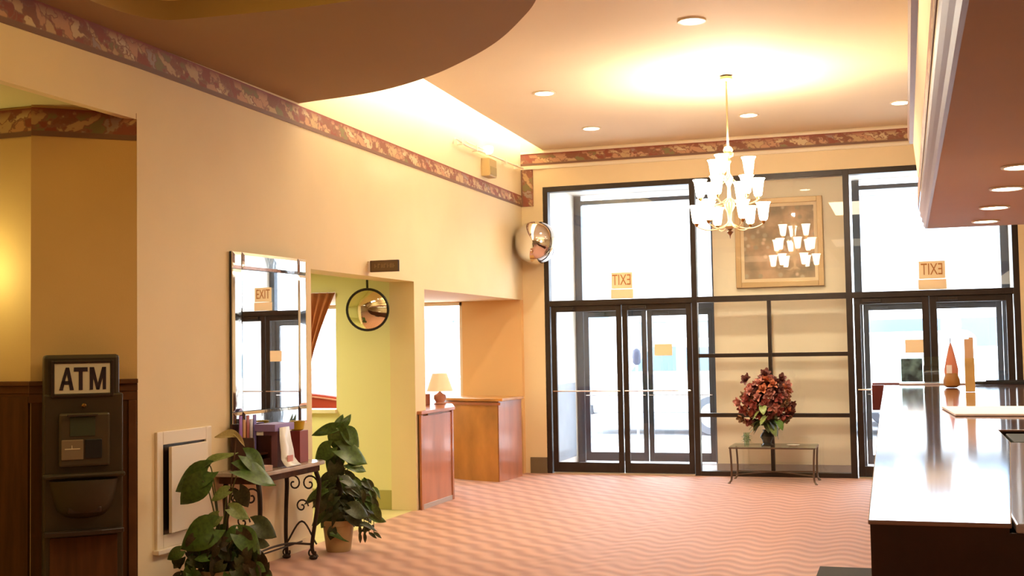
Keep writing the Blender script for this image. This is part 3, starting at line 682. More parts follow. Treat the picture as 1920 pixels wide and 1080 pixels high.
# round convex mirror hanging in the corridor opening
cmr = thing('convex_mirror', 'round convex mirror with black rim hanging inside the corridor opening', 'mirror', (-5.265, 11.28, 2.08))
cmr.rotation_euler = (math.radians(92), math.radians(0), math.radians(28))
bm = bm_new(); lathe(bm, [(.001, .055), (.06, .051), (.12, .040), (.17, .022), (.20, .004), (.20, -.02), (.001, -.02)], n=40); obj('mirror_dome', bm, mat('convex silver', (.88, .86, .62, 1), .03, metal=1), cmr, smooth=True)
bm = bm_new()
ring = [(.212*math.cos(2*PI*i/40), .212*math.sin(2*PI*i/40), 0) for i in range(41)]
tube(bm, ring, .012, 8); obj('rim', bm, black, cmr, smooth=True)
bm = bm_new(); tube(bm, [(0, .205, -.02), (0, .30, -.06)], .012, 8); tube(bm, [(0, .30, -.06), (0, .475, -.052)], .012, 8); obj('bracket', bm, black, cmr)

# chromed dome mirror in the corner
dm = thing('dome_mirror', 'chrome globe mirror in the corner left of the entrance glass', 'mirror', (-4.56, 14.96, 3.03))
bm = bm_new(); bmesh.ops.create_uvsphere(bm, u_segments=40, v_segments=24, radius=.282); obj('globe', bm, chrome, dm, smooth=True)
bm = bm_new(); tube(bm, [(0, .20, .19), (-.05, .335, .26)], .012, 8); box(bm, (-.09, .325, .20), (-.01, .34, .32)); obj('wall_bracket', bm, white_gloss, dm)

# conduit and emergency light above the border
cd = thing('conduit', 'cream electrical conduit along the left wall above the wallpaper border', 'pipe', (XW, 14.0, 4.0))
bm = bm_new(); tube(bm, curve3([(.02, -1.30, .0), (.05, -1.28, .055), (.05, -.9, .03), (.05, 0, .045), (.05, 1.24, .06)], 30), .011, 8); tube(bm, [(.05, -.95, .075), (.05, .0, .075)], .008, 8)
obj('pipe', bm, white_gloss, cd, smooth=True)
for y in (-1.1, -.6, .5, 1.0): pbox('clip', [((0, y-.015, .015), (.065, y+.015, .085))], white_gloss, cd)
el = thing('emergency_light', 'tan emergency light box with a white lamp head mounted on the conduit', 'emergency light', (XW, 13.85, 3.78))
pbox('housing', [((.0, -.15, -.02), (.11, .12, .20))], mat('tan light housing', (.55, .40, .18, 1), .5), el, .008)
pbox('cover', [((.11, -.13, 0), (.118, .10, .10))], mat('dark tan cover', (.40, .30, .12, 1), .5), el, .003)
bm = bm_new(); lathe(bm, [(.03, 0), (.055, .02), (.065, .06), (.06, .09), (.03, .10)], n=20); o = obj('lamp_head', bm, mat('white lamp head', (.85, .82, .75, 1), .4, emit=(1, .9, .7, 1), estr=1.5), el, smooth=True); o.location = (.08, -.10, .25)

# ------------------------------------------------------------------ cash machine
at = thing('atm', 'brown standing cash machine with ATM sign against the angled niche wall', 'cash machine', (-4.86+.668*.02+fx*.355, 6.81-.744*.02+fy*.355, 0))
at.rotation_euler = (0, 0, math.atan2(-fy, -fx))   # local +x runs right along the facet, local -y faces the lobby
F = -.27
pbox('cabinet', [((-.235, F, 0), (.235, -.0, 1.42))], atm_case, at, .012)
pbox('topper', [((-.235, F+.005, 1.385), (.215, -.03, 1.665))], atm_case, at, .022)
sp = pbox('sign_panel', [((-.175, F-.004, 1.42), (.158, F+.02, 1.61))], sign_white, at, .002)
def strokes(parent, quads, name='letter'):
    bm = bm_new()
    for q in quads:
        a = [bm.verts.new((x, F-.007, z)) for x, z in q]; b = [bm.verts.new((x, F-.002, z)) for x, z in q]
        bm.faces.new(a); bm.faces.new(b[::-1])
        for k in range(4): bm.faces.new((a[k], a[(k+1) % 4], b[(k+1) % 4], b[k]))
    return obj(name, bm, ink, parent)
zt, zb = 1.585, 1.443
strokes(sp, [[(-.147, zb), (-.125, zb), (-.092, zt), (-.108, zt)], [(-.108, zt), (-.088, zt), (-.060, zb), (-.083, zb)], [(-.13, zb+.035), (-.13, zb+.057), (-.078, zb+.057), (-.075, zb+.035)]])
strokes(sp, [[(-.060, zt-.026), (-.060, zt), (.022, zt), (.022, zt-.026)], [(-.031, zb), (-.031, zt-.026), (-.008, zt-.026), (-.008, zb)]])
strokes(sp, [[(.034, zb), (.034, zt), (.056, zt), (.054, zb)], [(.112, zb), (.110, zt), (.132, zt), (.132, zb)], [(.038, zt), (.060, zt), (.092, zb), (.074, zb)], [(.108, zt), (.128, zt), (.092, zb), (.074, zb)]])
pbox('sign_bezel', [((-.195, F-.012, 1.40), (-.178, F+.01, 1.628)), ((.160, F-.012, 1.40), (.178, F+.01, 1.628)), ((-.178, F-.012, 1.612), (.160, F+.01, 1.628)), ((-.178, F-.012, 1.40), (.160, F+.01, 1.418))], atm_dark, at, .003)
bm = bm_new(); lathe(bm, [(.012, 0), (.014, .01), (.008, .016)], n=12)
for v in bm.verts: v.co = Vector((v.co.x, -v.co.z+F, v.co.y+1.345))
obj('key_lock', bm, brass, at, smooth=True)
fp = pbox('fascia', [((-.15, F-.03, .965), (.155, F, 1.30))], mat('olive brown fascia', (.065, .046, .022, 1), .35), at, .02)
pbox('screen', [((-.085, F-.036, 1.155), (.065, F-.03, 1.275))], mat('dark green screen', (.05, .06, .035, 1), .15), fp, .004)
pbox('screen_hood', [((-.10, F-.06, 1.278), (.08, F-.03, 1.292))], atm_dark, fp, .003)
cr_ = pbox('card_reader', [((-.135, F-.04, 1.01), (-.005, F-.03, 1.135))], mat('pale reader plate', (.22, .16, .10, 1), .3), fp, .006)
pbox('card_slot', [((-.115, F-.043, 1.075), (-.025, F-.04, 1.081)), ((-.075, F-.043, 1.081), (-.071, F-.04, 1.10))], mat('bright slot edge', (.7, .6, .4, 1), .3), cr_)
pbox('keypad', [((.005, F-.04, 1.015), (.105, F-.03, 1.135))], black, fp, .006)
pbox('shelf_lip', [((-.245, F-.05, .895), (.245, F, .925))], atm_case, at, .012)
bm = bm_new()
N = 14; rows = [(.88, .205, .105), (.82, .195, .11), (.76, .18, .10), (.70, .16, .08), (.66, .12, .05), (.645, .06, .02)]
vr = []
for z, w2, d in rows: vr.append([bm.verts.new((-w2+2*w2*i/N, F-d*math.sin(PI*(i+.0)/N)**.6 if 0 < i < N else F, z)) for i in range(N+1)])
for a, b in zip(vr, vr[1:]):
    for i in range(N): bm.faces.new((a[i], b[i], b[i+1], a[i+1]))
bm.faces.new(vr[0])
obj('dispenser_pod', bm, atm_case, at, smooth=True)
pbox('cash_tray', [((-.10, F-.07, .68), (.10, F-.005, .72))], atm_dark, at, .01)
bm = bm_new(); prism(bm, [(-.235, F), (.235, F), (.235, F-.06), (.1, F-.09), (-.1, F-.09), (-.235, F-.06)], .545, .575); obj('knee_ledge', bm, atm_dark, at, bevel=.006)
pbox('lower_door', [((-.20, F-.008, .06), (.20, F, .53))], wood_dark, at, .004)

# wall sconce at the frame edge
ws = thing('wall_sconce', 'lit yellow wall sconce at the far left edge of the picture', 'lamp', (-5.80, 6.395, 2.08))
bm = bm_new(); lathe(bm, [(.03, -.02), (.07, 0), (.085, .10), (.075, .19), (.055, .20)], c=(0, -.10, 0), n=20); obj('shade', bm, mat('lit amber shade', (.9, .8, .5, 1), .5, emit=(1, .86, .35, 1), estr=4), ws, smooth=True)
bm = bm_new(); box(bm, (-.04, -.03, -.02), (.04, 0, .14)); box(bm, (-.012, -.12, -.03), (.012, 0, -.015)); obj('wall_plate', bm, brass, ws)
l = light('POINT', 'sconce_bulb', (.0, -.22, .14), 7, (1, .88, .36), .05); l.parent = ws

# ------------------------------------------------------------------ console table
TX0, TX1, TY0, TY1, TZ = XW+.01, -4.46, 7.70, 8.80, .785
ct = thing('console_table', 'narrow console table with pale stone top and curled iron legs under the mirror', 'table', (XW, 8.25, 0))
bm = bm_new(); prism(bm, [(.01, -.55), (.34, -.55), (.385, -.50), (.40, -.40), (.40, .40), (.385, .50), (.34, .55), (.01, .55)], .755, .785); obj('table_top', bm, mat('grey beige stone top', (.40, .32, .25, 1), .18, vary=.2, vscale=7), ct, bevel=.006)
pbox('apron', [((.03, -.50, .70), (.34, .50, .755))], wood_dark, ct, .006)
for sy in (-1, 1):
    for xx, k in ((.33, 1), (.06, 0)):
        bm = bm_new(); y = sy*.45
        ctrl = [(xx, y, .70), (xx+.02*k, y+sy*.015, .60), (xx+.01*k, y, .42), (xx-.02*k, y-sy*.01, .22), (xx-.04*k, y, .08), (xx+.0*k, y+sy*.01, .015)]
        tube(bm, curve3(ctrl, 24), .019, 8, .015)
        sc1 = [(xx-.04*k+.03*math.cos(t), y, .05+.03*math.sin(t)) for t in [PI*.5+i*.35 for i in range(16)]]
        tube(bm, [(p[0], p[1]+sy*.0, p[2]) for p in sc1], .008, 6)
        lathe(bm, [(.02, 0), (.032, .006), (.034, .02), (.018, .035)], c=(xx-.03*k, y, 0), n=12)
        obj('leg', bm, iron, ct, smooth=True)
    # scroll work between the legs of each end
    for cx, cz, r0, s0 in ((.27, .60, .075, 1), (.13, .60, .075, -1), (.20, .42, .06, 1)):
        pts = [(cx+s0*(r0*(1-t/22))*math.cos(t*.42), sy*.45, cz+(r0*(1-t/22))*math.sin(t*.42)) for t in range(20)]
        bm = bm_new(); tube(bm, pts, .007, 6); obj('scroll', bm, iron, ct, smooth=True)
    bm = bm_new(); tube(bm, curve3([(.33, sy*.45, .12), (.20, sy*.45, .30), (.06, sy*.45, .12)], 12), .008, 6)
    obj('scroll', bm, iron, ct, smooth=True)
bm = bm_new(); tube(bm, curve3([(.29, -.45, .12), (.20, -.2, .16), (.20, .2, .16), (.29, .45, .12)], 16), .009, 6); tube(bm, [(.20, -.45, .14), (.20, .45, .14)], .007, 6); obj('stretcher', bm, iron, ct, smooth=True)

# items on the console
def card_box(name, label, cat, x, y, s, m, z=.785, rz=0, parts=None):
    e = thing(name, label, cat, (x, y, z), rotz=rz)
    return e
b1 = thing('brochure_rack', 'dark wooden leaflet rack on the console below the mirror', 'rack', (-4.70, 8.02, .785))
pbox('back_panel', [((-.13, -.11, 0), (-.11, .15, .34))], mahogany, b1, .004)
pbox('side', [((-.11, -.11, 0), (.07, -.095, .24))], mahogany, b1, .003); pbox('side', [((-.11, .135, 0), (.07, .15, .24))], mahogany, b1, .003)
pbox('shelf', [((-.11, -.095, 0), (.07, .135, .015)), ((-.11, -.095, .10), (.05, .135, .115)), ((.055, -.095, .0), (.07, .135, .07))], mahogany, b1, .002)
lv = [(.34, .16, .50), (.55, .30, .12), (.40, .12, .10), (.62, .60, .66), (.20, .16, .45)]
for i in range(5):
    nm = ['lilac', 'tan', 'red', 'pale', 'violet'][i]
    o = pbox('leaflet', [((-.09+i*.004, -.085+i*.044, .115), (-.082+i*.004, -.05+i*.044, .40-.03*(i % 2)))], mat(nm+' print', (*lv[i], 1), .5), None)
    o.location = (-4.70+.02, 8.02, .785); tag(o, nm+' leaflet standing in the dark rack on the console', 'leaflet', 'leaflets in the console rack')
o = pbox('purple_box', [((-.06, -.09, 0), (.06, .10, .27)), ], mat('mauve carton', (.30, .15, .20, 1), .5), None, .003); o.location = (-4.64, 8.26, .785); o.name = 'carton'
tag(o, 'mauve carton on the console behind the white stand', 'box')
o = pbox('flat_packet', [((-.09, -.14, 0), (.09, .16, .055))], mat('violet packet', (.30, .22, .50, 1), .5), None, .003); o.location = (-4.66, 8.26, 1.056); o.name = 'packet'
tag(o, 'lilac packet lying on top of the mauve carton', 'packet')
# white plastic stand with a small card
st = thing('card_stand', 'white curved card stand with a small pink card at the front of the console', 'stand', (-4.53, 8.24, .785))
bm = bm_new()
prof = [(-.03, .30), (-.02, .20), (-.005, .12), (.0, .06), (.03, .02), (.055, .004)]
a = [bm.verts.new((x, -.075-(.30-z)*.12, z)) for x, z in prof]; b = [bm.verts.new((x, .075+(.30-z)*.12, z)) for x, z in prof]
for i in range(len(prof)-1): bm.faces.new((a[i], a[i+1], b[i+1], b[i]))
o = obj('holder', bm, mat('white acrylic', (.85, .84, .82, 1), .2), st, smooth=True); s_ = o.modifiers.new('s', 'SOLIDIFY'); s_.thickness = .004
pbox('card', [((.018, -.04, .035), (.022, .045, .085))], mat('pink card', (.62, .25, .22, 1), .5), st)
o = pbox('red_box', [((-.05, -.07, 0), (.05, .07, .25))], mat('deep red carton', (.26, .045, .035, 1), .45), None, .003); o.location = (-4.62, 8.58, .785); o.name = 'carton'; tag(o, 'deep red carton at the far end of the console', 'box')
yb = thing('yellow_pot', 'low yellow pot standing on top of the deep red carton', 'pot', (-4.62, 8.56, 1.037))
bm = bm_new(); lathe(bm, [(.04, 0), (.052, .01), (.062, .07), (.066, .075), (.058, .075), (.05, .03)], n=20); obj('bowl', bm, mat('yellow glaze', (.60, .42, .02, 1), .35), yb, smooth=True)
o = pbox('leaflet_stack', [((-.07, -.10, 0), (.07, .10, .04))], mat('stacked card', (.45, .28, .20, 1), .6), None, .002); o.location = (-4.56, 7.84, .785); tag(o, 'low stack of beige leaflets at the near corner of the console', 'leaflets')

# ------------------------------------------------------------------ plants
def leaf_mesh(name, heart=.25, w=.42, droop=.35, fold=.12, m=leafm, nu=8, nv=6):
    me = D.meshes.new(name); vs = []; fs = []
    for i in range(nu+1):
        t = i/nu; wd = w*(math.sin(PI*min(1, (t*.9+.1)))**.7)*(1-t**3*.35)
        if t > .97: wd = .004
        for j in range(nv+1):
            s = (j/nv-.5)*2
            x = t-heart*abs(s)**1.5*(1-t)
            vs.append((x, s*wd, -droop*t*t+fold*abs(s)*wd*2-.04*math.sin(6*t+3*s)*abs(s)))
    for i in range(nu):
        for j in range(nv):
            a = i*(nv+1)+j; fs.append((a, a+1, a+nv+2, a+nv+1))
    me.from_pydata(vs, [], fs); me.materials.append(m)
    for p in me.polygons: p.use_smooth = True
    return me
LM = {}
for nm, m_, h, w_, dr in (('heart', leafm, .28, .42, .35), ('heart_dark', leafm2, .28, .42, .45), ('heart_pale', leafm3, .2, .36, .3), ('heart_brown', leafm4, .28, .42, .4), ('blade', leafm2, .05, .17, .6), ('blade_green', leafm, .05, .2, .5)):
    LM[nm] = leaf_mesh(nm, h, w_, dr, .12, m_)
def add_leaf(parent, key, p, yaw, pitch, size, roll=0, name='leaf'):
    o = D.objects.new(name, LM[key]); C.objects.link(o); o.parent = parent; o.location = p
    o.rotation_euler = (roll, pitch, yaw); o.scale = (size, size, size); return o
def stem(parent, pts, r=.006, m=stemm, name='stem', r2=None):
    bm = bm_new(); tube(bm, curve3(pts, 12), r, 6, r2); return obj(name, bm, m, parent, smooth=True)
def pot(parent, r, h, m=terra):
    bm = bm_new(); lathe(bm, [(r*.72, 0), (r*.76, .01), (r*.95, h*.82), (r*1.04, h*.83), (r*1.06, h), (r*.96, h), (r*.92, h*.9)], n=28); obj('pot', bm, m, parent, smooth=True)
    bm = bm_new(); lathe(bm, [(.001, h*.9), (r*.93, h*.9)], n=20); obj('soil', bm, soil, parent)
rnd = random.Random(3)
RT = Vector((.85, .52, 0)); VW = Vector((.52, -.85, 0)); UP = Vector((0, 0, 1))
def at_v(lat, z, dep=0.0): return RT*lat+VW*dep+UP*z      # lateral and depth as seen across the hall
def leaf_face(parent, key, p, ang, size, tilt=.35, turn=0., name='leaf', wide=1.):
    """a leaf hanging as a plate: its length runs at ang in the upright plane, its face turned to the hall and a little upwards"""
    x = (RT*math.cos(ang)+UP*math.sin(ang)).normalized()
    n = (VW+UP*tilt+RT*turn).normalized(); n = (n-x*n.dot(x)).normalized(); y = n.cross(x)
    M = Matrix((x, y, n)).transposed().to_4x4() @ Matrix.Diagonal((size, size*wide, size, 1))
    o = D.objects.new(name, LM[key]); C.objects.link(o); o.parent = parent; o.matrix_local = Matrix.Translation(p) @ M
    return o
rad = math.radians
# left plant
pl = thing('potted_plant', 'potted peace lily with big heart leaves and a bushy base, before the wall hatch', 'plant', (-4.47, 7.20, 0))
pot(pl, .15, .20)
k = 0
while k < 120:
    lat = rnd.uniform(-.30, .30); dep = rnd.uniform(-.10, .24); z = rnd.uniform(.05, .47)
    if (lat/.32)**2+((z-.22)/.27)**2 > 1: continue
    if z < .20 and (lat*lat+dep*dep) < .17**2: continue
    p = at_v(lat, z, dep)
    if p.x < -.24: continue
    k += 1
    leaf_face(pl, rnd.choice(['heart_dark', 'heart_dark', 'heart', 'heart_brown', 'heart_brown', 'heart']), p, rnd.uniform(-2.6, -.5) if rnd.random() < .7 else rnd.uniform(-3.4, .3), rnd.uniform(.08, .13), rnd.uniform(.1, 1.2), rnd.uniform(-.8, .8))
# lateral, height, depth, kind, angle, size, tilt
big = [(-.09, .86, .02, 'heart', rad(206), .25, .5, .9), (-.08, .91, .0, 'heart_pale', rad(32), .20, 1.8, .6), (-.12, .80, .05, 'heart', rad(225), .22, .3, 1.0),
       (.13, .86, .05, 'heart', rad(-12), .26, 1.1, .9), (.17, .95, .0, 'heart', rad(-35), .19, .8, 1.0), (.05, .73, .08, 'heart_pale', rad(200), .13, .8, 1), (.06, .61, .08, 'heart_pale', rad(-25), .15, .6, 1),
       (-.02, .56, .06, 'heart_pale', rad(215), .14, .4, 1), (-.05, .50, .2, 'heart', rad(205), .25, .5, 1.1), (.12, .45, .2, 'heart', rad(-40), .20, .5, 1), (.22, .50, .12, 'heart_dark', rad(-25), .18, .5, 1), (.12, .72, .0, 'heart_dark', rad(-60), .14, .4, 1)]
for lat, z, dep, k, ang, sz, ti, wd in big:
    p = at_v(lat, z, dep)
    stem(pl, [at_v(lat*.1, .18), at_v(lat*.25, .18+(z-.18)*.5, dep*.5), at_v(lat*.7, .18+(z-.18)*.9, dep), p], .0065, r2=.004)
    leaf_face(pl, k, p, ang, sz, ti, rnd.uniform(-.2, .2), wide=wd)
stem(pl, [at_v(.02, .2), at_v(.05, .6), at_v(.09, .95), at_v(.10, 1.09)], .008, mat('brown stem', (.10, .045, .02, 1), .6), r2=.005)
spm = mat('faded spathe', (.42, .33, .14, 1), .5, vary=.2, vscale=20); LM['spathe'] = leaf_mesh('spathe', .12, .28, .25, .3, spm)
leaf_face(pl, 'spathe', at_v(.10, 1.09), rad(172), .14, 1.0, name='flower'); leaf_face(pl, 'spathe', at_v(.09, 1.10), rad(-42), .11, 1.0, name='flower', wide=.6)

# right plant
pr = thing('potted_plant', 'tall climbing pothos in a tan clay pot at the corridor corner', 'plant', (-4.545, 9.12, 0))
pot(pr, .135, .26)
bm = bm_new(); tube(bm, [(0, 0, .2), (.01, 0, .75)], .040, 12, .03); obj('moss_pole', bm, mat('dark moss pole', (.05, .035, .015, 1), .9, bump=.6, bscale=50), pr, smooth=True)
tops = [(.00, 1.02, 0, 'heart', rad(70), .12, .3, .8), (.05, 1.03, 0, 'heart', rad(60), .12, .3, .7), (-.02, 1.02, .02, 'heart', rad(190), .20, .4, .6), (.0, 1.0, .04, 'heart', rad(-85), .22, .5, 1.0), (.07, .98, .03, 'heart', rad(-40), .17, .5, 1.1),
        (-.06, .86, .04, 'heart', rad(215), .17, .5, 1.1), (.02, .84, .06, 'heart', rad(-20), .26, .7, .9), (.0, .80, .02, 'heart', rad(245), .20, .4, 1), (.10, .70, .04, 'heart_pale', rad(15), .10, 1.5, 1), (.08, .72, .05, 'heart', rad(-15), .17, .7, .9), (-.03, .72, .06, 'heart_dark', rad(-80), .18, .5, 1),
        (.05, .62, .06, 'heart_dark', rad(-50), .17, .5, 1), (-.06, .62, .05, 'heart_dark', rad(230), .16, .5, 1)]
for lat, z, dep, k, ang, sz, ti, wd in tops:
    p = at_v(lat, z, dep); stem(pr, [at_v(0, .45), at_v(lat*.3, .45+(z-.45)*.6), p], .006, r2=.004); leaf_face(pr, k, p, ang, sz, ti, rnd.uniform(-.3, .3), wide=wd)
k = 0
while k < 85:
    lat = rnd.uniform(-.20, .28); z = rnd.uniform(.20, .62); dep = rnd.uniform(-.08, .22)
    if ((lat-.08)/.24)**2+((z-.44)/.22)**2 > 1 or (z < .30 and lat < .15): continue
    p = at_v(lat, z, dep)
    if p.x < -.2: continue
    k += 1
    right = lat > .0
    leaf_face(pr, rnd.choice(['blade', 'blade', 'blade_green', 'heart_dark']), p, rnd.uniform(-1.3, -.1) if right else rnd.uniform(-3.0, -1.6), rnd.uniform(.11, .18), rnd.uniform(.2, 1.0), rnd.uniform(-.5, .5))
for lat, z in ((.20, .42), (.24, .36), (.16, .34), (.28, .40)):
    stem(pr, [at_v(.05, .32), at_v(lat*.7, z+.03, .05), at_v(lat, z-.08, .05), at_v(lat+.01, .14, .05)], .0035)
    for q in (.14, .20): leaf_face(pr, 'blade', at_v(lat+.01, q, .05), rnd.choice([-.5, -2.6, -1.4]), .09)
for z, ang in ((.48, 190), (.40, 215), (.34, 200), (.30, 230), (.36, 160)): leaf_face(pr, 'heart', at_v(-.08, z, .08), rad(ang), .12, .5)
leaf_face(pr, 'blade_green', at_v(-.08, .16, .14), rad(-8), .17, .9); leaf_face(pr, 'heart_dark', at_v(-.06, .20, .13), rad(-100), .10, .5)

# ------------------------------------------------------------------ bay furniture
# wing of the desk, running out of the bay opening
wg = thing('desk_wing', 'reddish wood counter end panel standing in the bay opening', 'counter', (-4.86, 12.06, 0))
bm = bm_new(); prism(bm, [(.02, -.22), (.02, .47), (-.24, 1.15), (-.6, 1.2), (-.6, -.22)], .0, .985); obj('body', bm, wood_orange, wg)
pbox('front_panel', [((.02, -.46, .05), (.034, .46, .965))], wood_red, wg)
pbox('stile', [((.02, -.47, 0), (.044, -.42, .98))], wood_red, wg, .003); pbox('stile', [((.02, .42, 0), (.044, .47, .98))], wood_red, wg, .003)
pbox('kick_strip', [((.03, -.42, 0), (.040, .42, .05))], mat('grey vinyl kick strip', (.42, .38, .38, 1), .4), wg, .002)
bm = bm_new(); prism(bm, [(.055, -.48), (.055, .49), (-.24, 1.18), (-.62, 1.22), (-.62, -.22), (.0, -.22), (.0, -.48)], .985, 1.02); obj('top', bm, wood_red, wg, bevel=.005)
# curved desk
dk = thing('curved_desk', 'honey wood desk with a curved front in the bay by the window', 'desk', (-5.2, 14.6, 0))
cf = curve3([(-.75, .30, 0), (-.5, -.02, 0), (-.2, -.2, 0), (.08, -.32, 0), (.33, -.40, 0)], 24)
front = [(p.x, p.y) for p in cf]
bm = bm_new(); prism(bm, front+[(.405, .30), (-.75, .50)], 0, 1.0); obj('body', bm, wood_orange, dk)
bm = bm_new(); prism(bm, [(.335, -.40), (.345, -.405), (.42, .29), (.408, .30)], .0, 1.0); obj('end_panel', bm, wood_red, dk)
bm = bm_new(); prism(bm, [(x-.01, y-.045) for x, y in front]+[(.40, -.42), (.45, .31), (-.8, .52)], 1.0, 1.035); obj('top', bm, wood_orange, dk, bevel=.006)
bm = bm_new(); prism(bm, [(x-.004, y-.02) for x, y in front]+[(.37, -.41), (.36, -.38)]+[(x, y) for x, y in front[::-1]], .95, .985); obj('edge_band', bm, wood_red, dk)
# lamp
tl = thing('table_lamp', 'small table lamp with a cream empire shade on the counter in the bay', 'lamp', (-5.17, 13.02, 1.02))
bm = bm_new(); lathe(bm, [(.07, 0), (.075, .012), (.05, .03), (.075, .07), (.07, .11), (.03, .13), (.012, .15), (.010, .20)], n=24); obj('base', bm, mat('pinkish ceramic base', (.52, .27, .20, 1), .3), tl, smooth=True)
bm = bm_new(); lathe_open(bm, [(.155, .155), (.085, .36), (.082, .36), (.150, .157)], n=32); obj('shade', bm, lampshade, tl, smooth=True)
bx_ = pbox('telephone', [((-.05, -.06, 0), (.05, .06, .13))], mat('brown box', (.28, .09, .05, 1), .4), None, .006); bx_.location = (-5.30, 12.86, 1.02); bx_.name = 'wooden_box'; tag(bx_, 'small red brown box beside the table lamp', 'box')

# red booth sofa and curtain seen through the corridor opening
sf = thing('booth_sofa', 'red padded sofa back seen through the corridor window opening', 'sofa', (-7.9, 14.3, 0))
bm = bm_new(); N = 24
pts = [(-1.0+2.0*i/N, 1.02+.10*math.sin(PI*i/N)) for i in range(N+1)]
a = [bm.verts.new((x, .0, z)) for x, z in pts]+[bm.verts.new((1.0, 0, .35)), bm.verts.new((-1.0, 0, .35))]
b = [bm.verts.new((x, .16, z)) for x, z in pts]+[bm.verts.new((1.0, .16, .35)), bm.verts.new((-1.0, .16, .35))]
bm.faces.new(a); bm.faces.new(b[::-1])
for i in range(len(a)): j = (i+1) % len(a); bm.faces.new((a[i], a[j], b[j], b[i]))
redf = mat('red upholstery', (.50, .07, .035, 1), .6)
obj('backrest', bm, redf, sf, bevel=.03)
bm = bm_new(); tube(bm, [(x, -.01, z-.04) for x, z in pts], .012, 6); obj('piping', bm, mat('pink piping', (.75, .40, .30, 1), .5), sf, smooth=True)
pbox('seat', [((-1.0, -.55, .22), (1.0, .0, .45))], redf, sf, .03)
pbox('plinth', [((-.95, -.5, 0), (.95, .12, .22))], wood_dark, sf)
bm = bm_new(); rows_ = 10; cols_ = 26; g = []
for r in range(rows_+1):
    t = r/rows_; z = 2.28-t*1.22; wd = .38*(1-t)**1.6+.03
    g.append([bm.verts.new((-6.08-.10+(wd)*(c/cols_), 11.55+.018*math.sin(c/cols_*PI*9), z)) for c in range(cols_+1)])
for r in range(rows_):
    for c in range(cols_): bm.faces.new((g[r][c], g[r][c+1], g[r+1][c+1], g[r+1][c]))
cu = obj('curtain', bm, mat('rust curtain cloth', (.42, .13, .055, 1), .8), None, smooth=True); s_ = cu.modifiers.new('s', 'SOLIDIFY'); s_.thickness = .006
tag(cu, 'rust coloured curtain swept aside in the corridor window opening', 'curtain')

# ------------------------------------------------------------------ glass table with flowers
gt = thing('glass_table', 'low metal table with a glass top before the cream panels', 'table', (-1.56, 14.78, 0))
pbox('table_top', [((-.50, -.25, .428), (.50, .30, .438))], glass2, gt)
bronze = mat('bronze tube', (.16, .11, .08, 1), .35, metal=.8)
bm = bm_new()
for p, q in (((-.50, -.25), (.50, -.25)), ((.50, -.25), (.50, .30)), ((.50, .30), (-.50, .30)), ((-.50, .30), (-.50, -.25))): tube(bm, [(p[0], p[1], .42), (q[0], q[1], .42)], .009, 6)
obj('rim', bm, bronze, gt)
for x, y in ((-.49, -.24), (.49, -.24), (-.49, .29), (.49, .29)):
    bm = bm_new(); s = 1 if x > 0 else -1
    tube(bm, curve3([(x, y, .42), (x-.01*s, y, .25), (x-.01*s, y, .06), (x+.015*s, y-.03, .008)], 12), .012, 8)
    lathe(bm, [(.014, 0), (.02, .004), (.014, .014)], c=(x+.017*s, y-.033, 0), n=10)
    obj('leg', bm, bronze, gt, smooth=True)
bm = bm_new(); tube(bm, curve3([(-.49, -.24, .10), (0, .02, .12), (.49, .29, .10)], 12), .007, 6); tube(bm, curve3([(.49, -.24, .10), (0, .02, .12), (-.49, .29, .10)], 12), .007, 6); obj('stretcher', bm, bronze, gt, smooth=True)

fl = thing('flower_arrangement', 'large bouquet of red and rust flowers in a dark vase on the glass table', 'flowers', (-1.63, 14.72, .438))
bm = bm_new(); lathe(bm, [(.07, 0), (.075, .01), (.05, .03), (.06, .07), (.085, .11), (.06, .15), (.04, .17), (.055, .19), (.045, .19), (.03, .165)], n=24); obj('vase', bm, mat('dark vase', (.03, .025, .02, 1), .2), fl, smooth=True)
pet = {}
def petal_cluster(name, m, seed):
    r_ = random.Random(seed); me_bm = bm_new()
    for k in range(13):
        yaw = k*2.4; tilt = .2+.9*(k/13); L_ = .55+.45*(k/13)
        M = Matrix.Rotation(yaw, 4, 'Z') @ Matrix.Rotation(-(PI/2-tilt*1.2), 4, 'Y')
        base = []
        for i in range(4):
            t = i/3
            for j in range(3):
                s = j-1; wd = .32*math.sin(PI*(.15+.75*t))
                base.append(me_bm.verts.new(M @ Vector((t*L_, s*wd, .25*t*t*(1 if k % 2 else -1)+.12*abs(s)+r_.uniform(-.03, .03)))))
        for i in range(3):
            for j in range(2): q = i*3+j; me_bm.faces.new((base[q], base[q+1], base[q+4], base[q+3]))
    me = D.meshes.new(name); me_bm.to_mesh(me); me_bm.free(); me.materials.append(m)
    for p in me.polygons: p.use_smooth = True
    return me
cl = [('red petals', (.34, .075, .06)), ('rust petals', (.50, .16, .075)), ('pink petals', (.52, .22, .18)), ('wine petals', (.15, .045, .035)), ('brown petals', (.22, .11, .05))]
for i, (nm, c) in enumerate(cl): pet[i] = petal_cluster(nm, mat(nm, (*c, 1), .6, vary=.3, vscale=3), i)
rnd = random.Random(11)
Cc = Vector((.01, 0, .54))
